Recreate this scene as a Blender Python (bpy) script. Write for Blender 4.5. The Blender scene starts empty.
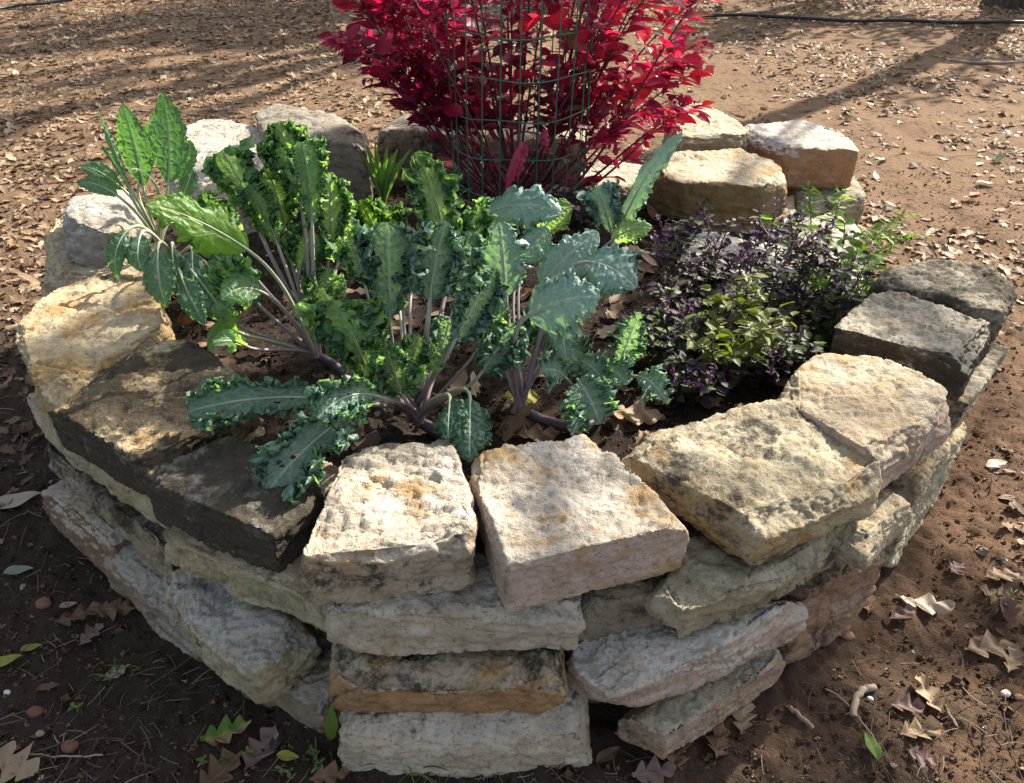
import bpy, math, random
import numpy as np
from mathutils import Vector
R = math.radians
random.seed(4); rng = np.random.default_rng(7)
scene = bpy.context.scene
COL = scene.collection

# ------------------------------------------------------------------ camera, sky, sun, exposure
H, PITCH, FPX, CX, CY = 1.5, R(36), 769.0, 512.0, 391.5
cam_d = bpy.data.cameras.new('camera'); cam = bpy.data.objects.new('camera', cam_d); COL.objects.link(cam)
cam_d.sensor_width = 36; cam_d.lens = 36 * FPX / 1024; cam_d.clip_start = .05; cam_d.clip_end = 500
cam.location = (0, 0, H); cam.rotation_euler = (R(90) - PITCH, 0, 0)
scene.camera = cam
SUN_AZ, SUN_EL = R(47), R(36)          # azimuth from +Y towards +X
w = bpy.data.worlds.new('World'); scene.world = w; w.use_nodes = True
nt = w.node_tree; bg = nt.nodes['Background']
sky = nt.nodes.new('ShaderNodeTexSky'); sky.sky_type = 'NISHITA'; sky.sun_disc = False
sky.sun_elevation = SUN_EL; sky.sun_rotation = SUN_AZ
sky.dust_density = 2.5; sky.ozone_density = .6
hs = nt.nodes.new('ShaderNodeHueSaturation'); hs.inputs['Saturation'].default_value = .6
nt.links.new(sky.outputs[0], hs.inputs['Color']); nt.links.new(hs.outputs[0], bg.inputs[0]); bg.inputs[1].default_value = .10
sd = bpy.data.lights.new('sun', 'SUN'); so = bpy.data.objects.new('sun', sd); COL.objects.link(so)
sd.energy = 5.0; sd.angle = R(.55); sd.color = (1, .92, .80)
sv = Vector((math.sin(SUN_AZ) * math.cos(SUN_EL), math.cos(SUN_AZ) * math.cos(SUN_EL), math.sin(SUN_EL)))
so.rotation_euler = sv.to_track_quat('Z', 'Y').to_euler(); so.location = sv * 30
vs = scene.view_settings; vs.view_transform = 'Standard'; vs.look = 'None'; vs.gamma = 1; vs.exposure = 1.42
scene.render.film_transparent = False
scene.cycles.max_bounces = 8; scene.cycles.transparent_max_bounces = 8
CT, ST = math.cos(PITCH), math.sin(PITCH)

def gp(px, py, z):
    """where the sight line through a photo point meets the level z (used once, to survey the place)"""
    yu = (CY - py) / FPX; dx = (px - CX) / FPX
    t = (H - z) / (ST - CT * yu)
    return np.array((dx * t, (CT + ST * yu) * t, z))

def at(px, py, Y):
    yu = (CY - py) / FPX; dx = (px - CX) / FPX
    t = Y / (CT + ST * yu)
    return np.array((dx * t, Y, H + (-ST + CT * yu) * t))

# ------------------------------------------------------------------ noise
_perm = np.random.default_rng(1).permutation(256); _perm = np.concatenate([_perm, _perm, _perm])
_grad = np.random.default_rng(2).normal(size=(256, 3)); _grad /= np.linalg.norm(_grad, axis=1)[:, None]
def perlin(p):
    p = np.asarray(p, float); i = np.floor(p).astype(int); f = p - i; i &= 255
    u = f * f * f * (f * (f * 6 - 15) + 10); out = 0
    for dx in (0, 1):
        for dy in (0, 1):
            for dz in (0, 1):
                h = _perm[_perm[_perm[(i[:, 0] + dx) & 255] + ((i[:, 1] + dy) & 255)] + ((i[:, 2] + dz) & 255)]
                g = _grad[h]; d = g[:, 0] * (f[:, 0] - dx) + g[:, 1] * (f[:, 1] - dy) + g[:, 2] * (f[:, 2] - dz)
                out = out + d * (u[:, 0] if dx else 1 - u[:, 0]) * (u[:, 1] if dy else 1 - u[:, 1]) * (u[:, 2] if dz else 1 - u[:, 2])
    return out * 1.6
def fbm(p, n=4, rough=.5):
    a, s, o = 1, 1, 0
    for k in range(n):
        o = o + a * perlin(p * s + 17.3 * k); a *= rough; s *= 2.03
    return o
def smooth(a, b, x):
    t = np.clip((x - a) / (b - a), 0, 1); return t * t * (3 - 2 * t)

# ------------------------------------------------------------------ mesh helpers
def mesh(name, v, f, uv=None, col=None, smoothed=True):
    v = np.asarray(v, np.float32); f = np.asarray(f, np.int32); k = f.shape[1]
    m = bpy.data.meshes.new(name); m.vertices.add(len(v)); m.vertices.foreach_set('co', v.ravel())
    m.loops.add(f.size); m.loops.foreach_set('vertex_index', f.ravel())
    m.polygons.add(len(f)); m.polygons.foreach_set('loop_start', np.arange(0, f.size, k, dtype=np.int32))
    m.update(calc_edges=True)
    m.polygons.foreach_set('use_smooth', np.full(len(f), smoothed))
    if uv is not None:
        l = m.uv_layers.new(name='UVMap'); l.data.foreach_set('uv', np.asarray(uv, np.float32)[f.ravel()].ravel())
    if col is not None:
        a = m.attributes.new('tint', 'FLOAT', 'POINT'); a.data.foreach_set('value', np.asarray(col, np.float32))
    m.validate(); m.update()
    return m
def link(name, m, mat, parent=None):
    o = bpy.data.objects.new(name, m); COL.objects.link(o)
    if mat is not None and not m.materials: m.materials.append(mat)
    if parent is not None: o.parent = parent
    return o
def tag(o, label=None, cat=None, group=None, kind=None):
    if label: o['label'] = label
    if cat: o['category'] = cat
    if group: o['group'] = group
    if kind: o['kind'] = kind
    return o
def empty(name, loc=(0, 0, 0)):
    o = bpy.data.objects.new(name, None); COL.objects.link(o); o.location = [float(c) for c in loc]; o.empty_display_size = .05
    return o
class MB:
    """gathers several patches of one part into one mesh"""
    def __init__(s): s.v, s.f, s.uv, s.c, s.n = [], [], [], [], 0
    def add(s, v, f, uv=None, c=0.):
        v = np.asarray(v); s.v.append(v); s.f.append(np.asarray(f) + s.n); s.n += len(v)
        s.uv.append(np.zeros((len(v), 2)) if uv is None else uv); s.c.append(np.full(len(v), c) if np.isscalar(c) else c)
    def mesh(s, name, off=None):
        v = np.concatenate(s.v)
        if off is not None: v = v - np.asarray(off)
        return mesh(name, v, np.concatenate(s.f), np.concatenate(s.uv), np.concatenate(s.c))
_gf = {}
def gridf(n, m, wrap=False):
    if (n, m, wrap) not in _gf:
        a = np.arange(n - 1)[:, None]; b = np.arange(m if wrap else m - 1)[None, :]; b2 = (b + 1) % m
        _gf[(n, m, wrap)] = np.stack([a * m + b, a * m + b2, (a + 1) * m + b2, (a + 1) * m + b], -1).reshape(-1, 4)
    return _gf[(n, m, wrap)]
def bez(c, n):
    c = [np.asarray(p, float) for p in c]; u = np.linspace(0, 1, n)[:, None]
    if len(c) == 2: return c[0] * (1 - u) + c[1] * u
    if len(c) == 3: return c[0] * (1 - u) ** 2 + 2 * c[1] * u * (1 - u) + c[2] * u ** 2
    return c[0] * (1 - u) ** 3 + 3 * c[1] * u * (1 - u) ** 2 + 3 * c[2] * u ** 2 * (1 - u) + c[3] * u ** 3
def unit(a): return a / (np.linalg.norm(a, axis=-1, keepdims=True) + 1e-9)
def tube(P, r, m=7):
    P = np.asarray(P, float); n = len(P); T = unit(np.gradient(P, axis=0))
    ref = np.array((.31, .2, .93)) if abs(T[:, 2]).mean() < .8 else np.array((.9, .3, .1))
    S = unit(np.cross(T, ref)); B = np.cross(S, T)
    r = np.broadcast_to(r, (n,)); a = np.linspace(0, 2 * np.pi, m, endpoint=False)
    v = P[:, None] + r[:, None, None] * (np.cos(a)[None, :, None] * S[:, None] + np.sin(a)[None, :, None] * B[:, None])
    uv = np.stack(np.meshgrid(np.linspace(0, 1, n), np.linspace(0, 1, m), indexing='ij'), -1).reshape(-1, 2)
    return v.reshape(-1, 3), gridf(n, m, True), uv

# ------------------------------------------------------------------ material helpers
class NT:
    def __init__(s, name):
        s.m = bpy.data.materials.new(name); s.m.use_nodes = True; s.t = s.m.node_tree; s.t.nodes.clear()
        s.out = s.n('ShaderNodeOutputMaterial')
    def n(s, ty, **k):
        o = s.t.nodes.new(ty)
        for a, b in k.items(): setattr(o, a, b)
        return o
    def l(s, a, b): s.t.links.new(a, b)
    def coord(s, which='Object', scale=(1, 1, 1), loc=(0, 0, 0)):
        tc = s.n('ShaderNodeTexCoord'); mp = s.n('ShaderNodeMapping'); mp.inputs['Scale'].default_value = scale; mp.inputs['Location'].default_value = loc
        s.l(tc.outputs[which], mp.inputs['Vector']); return mp.outputs[0]
    def noise(s, vec, scale, detail=4, rough=.55, dist=0):
        o = s.n('ShaderNodeTexNoise'); o.inputs['Scale'].default_value = scale; o.inputs['Detail'].default_value = detail
        o.inputs['Roughness'].default_value = rough; o.inputs['Distortion'].default_value = dist
        if vec is not None: s.l(vec, o.inputs['Vector'])
        return o.outputs['Fac']
    def step(s, x, a, b, lo=0, hi=1):
        o = s.n('ShaderNodeMapRange', interpolation_type='SMOOTHSTEP'); s.l(x, o.inputs[0])
        for i, q in zip((1, 2, 3, 4), (a, b, lo, hi)): o.inputs[i].default_value = q
        return o.outputs[0]
    def math(s, op, a, b=None, c=None):
        o = s.n('ShaderNodeMath', operation=op)
        for i, q in enumerate((a, b, c)):
            if q is None: continue
            if isinstance(q, (int, float)): o.inputs[i].default_value = q
            else: s.l(q, o.inputs[i])
        return o.outputs[0]
    def mix(s, fac, a, b, mode='MIX'):
        o = s.n('ShaderNodeMix', data_type='RGBA', blend_type=mode)
        for sock, q in ((o.inputs['Factor'], fac), (o.inputs['A'], a), (o.inputs['B'], b)):
            pass
        for i, q in ((0, fac), (6, a), (7, b)):
            if isinstance(q, (int, float)): o.inputs[i].default_value = q
            elif isinstance(q, tuple): o.inputs[i].default_value = (*q, 1)
            else: s.l(q, o.inputs[i])
        return o.outputs[2]
    def ramp(s, fac, stops):
        o = s.n('ShaderNodeValToRGB'); e = o.color_ramp.elements
        while len(e) < len(stops): e.new(.5)
        for q, (p, c) in zip(e, stops): q.position = p; q.color = (*c, 1)
        s.l(fac, o.inputs[0]); return o.outputs[0]
    def bump(s, h, strength, dist, nrm=None):
        o = s.n('ShaderNodeBump'); o.inputs['Strength'].default_value = strength; o.inputs['Distance'].default_value = dist
        s.l(h, o.inputs['Height'])
        if nrm is not None: s.l(nrm, o.inputs['Normal'])
        return o.outputs[0]
    def bsdf(s, col, rough=.9, spec=.3, nrm=None):
        o = s.n('ShaderNodeBsdfPrincipled')
        if isinstance(col, tuple): o.inputs['Base Color'].default_value = (*col, 1)
        else: s.l(col, o.inputs['Base Color'])
        if isinstance(rough, (int, float)): o.inputs['Roughness'].default_value = rough
        else: s.l(rough, o.inputs['Roughness'])
        o.inputs['Specular IOR Level'].default_value = spec
        if nrm is not None: s.l(nrm, o.inputs['Normal'])
        return o.outputs[0]
    def done(s, sh): s.l(sh, s.out.inputs['Surface']); return s.m
    def attr(s, name): o = s.n('ShaderNodeAttribute', attribute_name=name); return o.outputs['Fac']
    def leafsh(s, col, tcol, trans, rough=.45, spec=.5, nrm=None):
        b = s.bsdf(col, rough, spec, nrm); t = s.n('ShaderNodeBsdfTranslucent')
        if isinstance(tcol, tuple): t.inputs[0].default_value = (*tcol, 1)
        else: s.l(tcol, t.inputs[0])
        if nrm is not None: s.l(nrm, t.inputs['Normal'])
        t = t.outputs[0]
        mx = s.n('ShaderNodeMixShader'); mx.inputs[0].default_value = trans; s.l(b, mx.inputs[1]); s.l(t, mx.inputs[2])
        return s.done(mx.outputs[0])

CREAM, WHITE, GREY, DARK, OCHRE, PINK, RUST, MOSS, GOLD = (.47, .39, .26), (.55, .50, .42), (.30, .28, .23), (.050, .042, .030), (.44, .27, .10), (.47, .36, .29), (.36, .17, .075), (.085, .085, .025), (.42, .31, .14)
def stone_mat(seed, top=CREAM, side=None, ochre=.4, lichen=.35, moss=.2, crack=0., pit=.5, sidelichen=None, grime=1.):
    """weathered limestone: separate top and sawn side colours, some sides darkened to carry shade, ochre stains, black lichen, moss, pits"""
    side = side or top; sidelichen = lichen if sidelichen is None else sidelichen
    k = NT('limestone'); rs = random.Random(seed); loc = tuple(rs.uniform(-50, 50) for _ in range(3))
    c = k.coord('Object', loc=loc); geo = k.n('ShaderNodeNewGeometry')
    sep = k.n('ShaderNodeSeparateXYZ'); k.l(geo.outputs['Normal'], sep.inputs[0])
    n_big = k.noise(c, 5, 5, .6, .4); n_mid = k.noise(c, 16, 8, .68); n_fine = k.noise(c, 70, 6, .7)
    nz = k.math('ADD', sep.outputs[2], k.math('MULTIPLY', k.math('SUBTRACT', n_mid, .5), .5))
    up = k.step(nz, .45, .75)
    base = k.mix(up, side, top)
    base = k.mix(k.step(n_mid, .35, .7), base, k.mix(1, base, (.72, .68, .62), 'MULTIPLY'))
    base = k.mix(k.step(k.noise(c, 9, 8, .7, .6), .62, .74), base, k.mix(.6, base, WHITE))
    oc = k.math('MULTIPLY', k.step(k.math('ADD', k.noise(c, 6.5, 9, .66, .5), k.math('MULTIPLY', n_fine, .12)), .76 - .36 * ochre, .90 - .36 * ochre), .85)
    base = k.mix(oc, base, OCHRE)
    gr = k.step(k.noise(c, 4.1, 7, .6), .5, .75)
    base = k.mix(k.math('MULTIPLY', gr, .45), base, GREY)
    if moss > 0:
        mo = k.math('MULTIPLY', k.step(k.noise(c, 7.7, 8, .7, .2), .78 - .3 * moss, .9 - .25 * moss), .7); base = k.mix(mo, base, MOSS)
    def lich(a):
        x = k.math('ADD', k.math('MULTIPLY', k.noise(c, 8.3, 9, .72, .3), .75), k.math('MULTIPLY', k.noise(c, 48, 6, .75), .25))
        return k.step(x, .655 - .36 * a, .745 - .34 * a)
    if abs(sidelichen - lichen) > .01:
        lm = k.n('ShaderNodeMix', data_type='FLOAT'); k.l(up, lm.inputs[0]); k.l(lich(sidelichen), lm.inputs[2]); k.l(lich(lichen), lm.inputs[3]); lf = lm.outputs[0]
    else: lf = lich(lichen)
    base = k.mix(k.math('MULTIPLY', lf, .95), base, DARK)
    gm = k.noise(c, 24, 12, .82, .3); base = k.mix(k.math('MULTIPLY', k.step(gm, .50, .66), grime * (.42 + .5 * max(lichen, sidelichen))), base, (.095, .078, .052))
    dirt = k.step(k.noise(c, 3.3, 9, .7, .6), .42, .66); base = k.mix(k.math('MULTIPLY', dirt, .5 * grime), base, k.mix(1, base, (.74, .60, .42), 'MULTIPLY'))
    sp = k.step(k.noise(c, 130, 3, .6), .57, .68); base = k.mix(k.math('MULTIPLY', sp, .55), base, (.09, .075, .05))
    sp2 = k.step(k.noise(c, 95, 4, .7), .64, .72); base = k.mix(k.math('MULTIPLY', sp2, .5), base, WHITE)
    h = k.math('ADD', k.math('MULTIPLY', n_mid, .45), k.math('MULTIPLY', n_fine, .75))
    pits = k.step(k.noise(c, 55, 3, .5), .30, .42); h = k.math('ADD', h, k.math('MULTIPLY', pits, .22 * pit))
    h = k.math('ADD', h, k.math('MULTIPLY', k.noise(c, 260, 3, .6), .22))
    if crack > 0:
        vo = k.n('ShaderNodeTexVoronoi', feature='DISTANCE_TO_EDGE'); vo.inputs['Scale'].default_value = 11
        wv = k.n('ShaderNodeVectorMath', operation='MULTIPLY_ADD'); wn = k.n('ShaderNodeTexNoise'); wn.inputs['Scale'].default_value = 9; wn.inputs['Detail'].default_value = 5
        k.l(c, wn.inputs['Vector']); k.l(wn.outputs['Color'], wv.inputs[0]); wv.inputs[1].default_value = (.16, .16, .16); k.l(c, wv.inputs[2]); k.l(wv.outputs[0], vo.inputs['Vector'])
        cr = k.math('MULTIPLY', k.math('MAXIMUM', k.step(vo.outputs['Distance'], .0, .09), k.step(k.noise(c, 6, 4), .45, .55)), k.math('ADD', up, .2))
        h = k.math('ADD', h, k.math('MULTIPLY', cr, crack))
    return k.done(k.bsdf(base, .92, .25, k.bump(h, 1., .0105)))

def soil_mat(name, c1, c2, c3, sc=1.):
    k = NT(name); c = k.coord('Object'); a = k.noise(c, 2.2 * sc, 6, .6); b = k.noise(c, 18 * sc, 8, .7); f = k.noise(c, 90 * sc, 6, .7)
    col = k.mix(k.step(a, .38, .62), c1, c2); col = k.mix(k.step(b, .5, .72), col, c3)
    col = k.mix(k.step(k.noise(c, 150 * sc, 4, .6), .6, .72), col, k.mix(.5, c2, (.35, .27, .2)))
    col = k.mix(k.math('MULTIPLY', k.step(f, .5, .68), .6), col, k.mix(1, col, (.45, .42, .4), 'MULTIPLY'))
    h = k.math('ADD', k.math('MULTIPLY', b, 1.), k.math('ADD', k.math('MULTIPLY', f, .6), k.math('MULTIPLY', k.noise(c, 320 * sc, 3, .6), .25)))
    return k.done(k.bsdf(col, .97, .12, k.bump(h, 1., .012)))

def tint_mat(name, stops, trans=0., rough=.7, spec=.25, tmul=(1.3, 1.2, .8), scale=60, bumpd=.002):
    """colour picked per piece from a ramp, mottled"""
    k = NT(name); c = k.coord('Object'); t = k.attr('tint'); n = k.noise(c, scale, 4, .6)
    col = k.ramp(k.math('ADD', t, k.math('MULTIPLY', k.math('SUBTRACT', n, .5), .18)), stops)
    nrm = k.bump(k.noise(c, scale * 2.5, 3, .6), .5, bumpd)
    if trans > 0: return k.leafsh(col, k.mix(1, col, tmul, 'MULTIPLY'), trans, rough, spec, nrm)
    return k.done(k.bsdf(col, rough, spec, nrm))

def kale_mat(name, c1, c2, vein, tcol, trans, nv=9, veinw=.09, rough=.42, blister=.5, slope=.55):
    k = NT(name); tc = k.n('ShaderNodeTexCoord'); sp = k.n('ShaderNodeSeparateXYZ'); k.l(tc.outputs['UV'], sp.inputs[0])
    u, vv = sp.outputs[0], sp.outputs[1]
    av = k.math('ABSOLUTE', k.math('MULTIPLY_ADD', vv, 2, -1))
    sgn = k.math('MULTIPLY', k.math('GREATER_THAN', vv, .5), .37)
    oc = k.coord('Object'); nz = k.noise(oc, 26, 4, .6); nb = k.noise(oc, 60, 4, .6)
    ph = k.math('ADD', k.math('MULTIPLY', k.math('SUBTRACT', u, k.math('MULTIPLY', av, slope * .55)), nv), k.math('ADD', sgn, k.math('MULTIPLY', nz, .8)))
    fr = k.math('ABSOLUTE', k.math('MULTIPLY_ADD', k.math('FRACT', ph), 2, -1))
    lat = k.math('MULTIPLY', k.step(fr, 1 - veinw * 1.9, 1.), k.step(av, 1., .25, 0, .95))
    mid = k.step(av, .10, .04)
    vo = k.n('ShaderNodeTexVoronoi', feature='DISTANCE_TO_EDGE'); vo.inputs['Scale'].default_value = 42; k.l(oc, vo.inputs['Vector'])
    ret = k.math('MULTIPLY', k.step(vo.outputs['Distance'], .09, .0), .42)
    vn = k.math('MAXIMUM', k.math('MAXIMUM', lat, mid), ret)
    tt = k.attr('tint')
    base = k.mix(k.step(k.math('ADD', nz, k.math('MULTIPLY_ADD', tt, .4, -.2)), .35, .68), c1, c2)
    base = k.mix(k.math('MULTIPLY', k.step(k.noise(oc, 190, 2, .5), .66, .74), .3), base, (.30, .32, .22))
    col = k.mix(k.math('MULTIPLY', vn, .85), base, vein)
    tr = k.mix(k.math('MULTIPLY', vn, .45), tcol, vein)
    hgt = k.math('SUBTRACT', k.math('ADD', k.math('MULTIPLY', k.step(vo.outputs['Distance'], 0, .3), blister), k.math('MULTIPLY', nb, .4)), k.math('MULTIPLY', k.math('MAXIMUM', lat, mid), .5))
    return k.leafsh(col, tr, trans, rough, .45, k.bump(hgt, .55, .006))
def stem_mat(name, c0, c1):
    k = NT(name); tc = k.n('ShaderNodeTexCoord'); sp = k.n('ShaderNodeSeparateXYZ'); k.l(tc.outputs['UV'], sp.inputs[0])
    oc = k.coord('Object'); n = k.noise(oc, 40, 4)
    f = k.step(k.math('ADD', sp.outputs[0], k.math('MULTIPLY_ADD', n, .4, -.2)), .1, .85)
    return k.done(k.bsdf(k.mix(f, c0, c1), .5, .4, k.bump(k.noise(oc, 120, 3), .25, .002)))
# ------------------------------------------------------------------ ground
def graded(a, b, fine, lo, hi, g=1.12):
    x = list(np.arange(lo, hi, fine)); s = fine
    while x[-1] < b: s = min(s * g, 4); x.append(x[-1] + s)
    s = fine
    while x[0] > a: s = min(s * g, 4); x.insert(0, x[0] - s)
    return np.array(x)
def gheight(x, y):
    p = np.stack([x, y, np.zeros_like(x)], -1)
    far = smooth(3, 9, np.hypot(x, y))
    return .028 * fbm(p * 1.1, 3) + (.012 - .006 * far) * fbm(p * 6 + 9, 3, .6) + .03 * far * fbm(p * .5 + 3, 2)
gx = graded(-45, 45, .011, -1.75, 1.75, 1.05); gy = graded(-12, 70, .011, .45, 1.9, 1.03)
GX, GY = np.meshgrid(gx, gy, indexing='ij'); fx, fy = GX.ravel(), GY.ravel()
near = smooth(3.6, 2.2, np.hypot(fx, fy - .6))
gz = gheight(fx, fy)
sel = near > .01
gz[sel] += near[sel] * .009 * fbm(np.stack([fx[sel], fy[sel], fx[sel] * 0], -1) * 26, 4, .65)
k = NT('ground_soil'); c = k.coord('Object')
def _ground(k, c):
    sx = k.n('ShaderNodeSeparateXYZ'); k.l(c, sx.inputs[0])
    a = k.noise(c, 1.3, 6, .62); b = k.noise(c, 7, 8, .7); d = k.noise(c, 42, 8, .72); e = k.noise(c, 180, 4, .6)
    loam, red, tan = (.064, .045, .034), (.155, .095, .060), (.22, .145, .086)
    fr = k.math('ADD', sx.outputs[0], k.math('MULTIPLY_ADD', a, 2.2, -1.35))
    near_c = k.mix(k.step(fr, -.1, .9), loam, red)
    col = k.mix(k.step(k.math('ADD', sx.outputs[1], k.math('MULTIPLY', a, 1.5)), 2.2, 4.6), near_c, k.mix(k.step(a, .4, .62), tan, (.20, .125, .08)))
    col = k.mix(k.math('MULTIPLY', k.step(b, .50, .66), .55), col, (.055, .038, .026))
    col = k.mix(k.math('MULTIPLY', k.step(d, .56, .70), .6), col, k.mix(1, col, (.42, .40, .38), 'MULTIPLY'))
    col = k.mix(k.math('MULTIPLY', k.step(e, .62, .74), .5), col, (.30, .23, .17))
    h = k.math('ADD', k.math('MULTIPLY', b, 1.), k.math('ADD', k.math('MULTIPLY', d, .8), k.math('MULTIPLY', e, .3)))
    return k.done(k.bsdf(col, .97, .1, k.bump(h, 1., .02)))
m_ground = _ground(k, c)
ground = link('ground', mesh('ground', np.stack([fx, fy, gz], -1), gridf(len(gx), len(gy))[:, ::-1]), m_ground)
tag(ground, 'bare reddish brown earth strewn with leaves', 'ground', kind='structure')

# soil inside the bed
def soil_z(x, y): return .365 - .09 * (y - 1.2) - .05 * smooth(.3, 1., x) * smooth(1.5, 2.4, y)
bx = np.arange(-1.42, 1.43, .011); by = np.arange(.98, 3.75, .013)
BX, BY = np.meshgrid(bx, by, indexing='ij'); qx, qy = BX.ravel(), BY.ravel()
pp = np.stack([qx, qy, qx * 0], -1)
bz = soil_z(qx, qy) + .018 * fbm(pp * 5, 3) + .011 * fbm(pp * 24, 4, .65)
rr = np.hypot(qx, qy - 2.3)
ff = gridf(len(bx), len(by))[:, ::-1]; keep = (rr[ff] < 1.30).all(1)
link('bed_soil', mesh('bed_soil', np.stack([qx, qy, bz], -1), ff[keep]), soil_mat('compost', (.020, .015, .012), (.034, .024, .018), (.06, .043, .032)))  # compost colours darkened overall to stand in for shade under the plants
tag(bpy.data.objects['bed_soil'], 'dark crumbly compost filling the stone bed', 'soil', kind='structure')

# ------------------------------------------------------------------ the limestone blocks
BED = np.array((0., 2.28))
def hull(P):
    P = sorted(map(tuple, P))
    def half(Q):
        o = []
        for p in Q:
            while len(o) > 1 and (o[-1][0] - o[-2][0]) * (p[1] - o[-2][1]) - (o[-1][1] - o[-2][1]) * (p[0] - o[-2][0]) <= 1e-9: o.pop()
            o.append(p)
        return o[:-1]
    return np.array(half(P) + half(P[::-1]))
def block(label, poly, z, th, mat, seed, tilt=(0, 0), rough=1., round_=110, chips=11, batter=.03, step=.005, name='limestone_block', strata=1., chipamt=1., terr=.5):
    """poly: outline of the upper face in world x, y; z its height; th the thickness"""
    rs = np.random.default_rng(seed); P = hull([p[:2] for p in poly]); c = P.mean(0); P = P + unit(P - c) * .010
    half = np.array((np.ptp(P[:, 0]) / 2, np.ptp(P[:, 1]) / 2, th / 2)); cc = (P.max(0) + P.min(0)) / 2
    N, D = [], []
    for i in range(len(P)):                                          # outward sides
        a, b = P[i] - cc, P[(i + 1) % len(P)] - cc; e = b - a
        if np.hypot(*e) < .02: continue
        n = np.array((e[1], -e[0], 0)) / np.hypot(*e); lean = rs.normal() * batter
        n = unit(n + np.array((0, 0, lean))); N.append(n); D.append(n[0] * a[0] + n[1] * a[1] + n[2] * th * .5)
    N.append(unit(np.array((tilt[0], tilt[1], 1.)))); D.append(th / 2)
    N.append(np.array((0, 0, -1.))); D.append(th / 2)
    for q in range(chips):                                           # knocked-off arrises and corners
        i = rs.integers(len(P)); t = rs.uniform(-.1, 1.1); p = P[i] * (1 - t) + P[(i + 1) % len(P)] * t - cc; e = P[(i + 1) % len(P)] - P[i]
        o = unit(np.array((e[1], -e[0]))) + rs.normal(size=2) * .5
        up = 1 if rs.uniform() < .7 else -1; n = unit(np.array((o[0], o[1], up * rs.uniform(.5, 1.6))))
        sup = ((P - cc) @ n[:2]).max() + abs(n[2]) * th / 2; d = sup - rs.uniform(.006, .038) * chipamt * min(1, th / .11)
        if d > .03: N.append(n); D.append(d)
    N = np.array(N); D = np.array(D)
    V, F, n0 = [], [], 0
    for ax in range(3):
        a1, a2 = (ax + 1) % 3, (ax + 2) % 3
        n1, n2 = max(4, int(2 * half[a1] / step)), max(4, int(2 * half[a2] / step))
        g1, g2 = np.meshgrid(np.linspace(-1, 1, n1), np.linspace(-1, 1, n2), indexing='ij')
        for s in (1, -1):
            v = np.zeros((g1.size, 3)); v[:, ax] = s * half[ax]; v[:, a1] = g1.ravel() * half[a1]; v[:, a2] = g2.ravel() * half[a2]
            f = gridf(n1, n2); V.append(v); F.append((f if s > 0 else f[:, ::-1]) + n0); n0 += len(v)
    V = np.concatenate(V); F = np.concatenate(F)
    key = np.round(V * 1e5).astype(np.int64); _, idx, inv = np.unique(key, axis=0, return_index=True, return_inverse=True)
    V = V[idx]; F = inv.reshape(-1)[F]
    q = np.maximum(V @ N.T, 0) / D; s = (q ** round_).sum(1) ** (-1 / round_); X = V * s[:, None]
    wt = (q * s[:, None]) ** round_; nn = unit(wt @ N)
    off = rs.uniform(-40, 40, 3); top = smooth(.5, .85, nn[:, 2]); Q = X + off
    d = .0085 * fbm(Q * 5, 2) + .0026 * fbm(Q * 17, 5, .68) + .0014 * fbm(Q * 90, 3, .65)
    st = fbm(Q * np.array((7, 7, 34)), 3, .6); d += (1 - top) * strata * .0055 * st                # bedding on the broken sides
    tn = fbm(Q * np.array((5., 7., 2)) + 5, 5, .6) * 3.4; lv = np.floor(tn) + smooth(.44, .56, tn - np.floor(tn))
    d += top * terr * .0046 * lv                                                               # flaked terraces on the bed face
    rg = 1 - np.abs(fbm(Q * 13 + 7, 3)); d -= .004 * smooth(.86, 1, rg)
    edg = smooth(.05, .45, 1 - wt.max(1) / (wt.sum(1) + 1e-12)); d -= edg * (.0105 * np.abs(fbm(Q * 23 + 3, 4, .6)) + .004 * np.abs(fbm(Q * 9 + 2, 2)))
    d -= .0035 * np.abs(fbm(Q * 12 + 11, 4, .6))
    X = X + nn * (d * rough)[:, None]
    m = mesh(name, X, F)
    o = link(name, m, mat); o.location = (cc[0], cc[1], z - th / 2)
    return tag(o, label, 'stone block', 'limestone blocks of the ring wall')
def edge(pts, z, depth, spread=.0):
    """outer upper edge (seen in the photo) plus a hidden back edge further in the wall"""
    W = [gp(px, py, z)[:2] for px, py in pts]; a, b = W[0], W[-1]; t = b - a; n = np.array((-t[1], t[0])); n /= np.hypot(*n)
    if (BED - (a + b) / 2) @ n < 0: n = -n
    t = t / np.hypot(*t)
    return W + [b + n * depth - t * spread, a + n * depth + t * spread]
def top(pts, z): return [gp(px, py, z)[:2] for px, py in pts]

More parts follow.
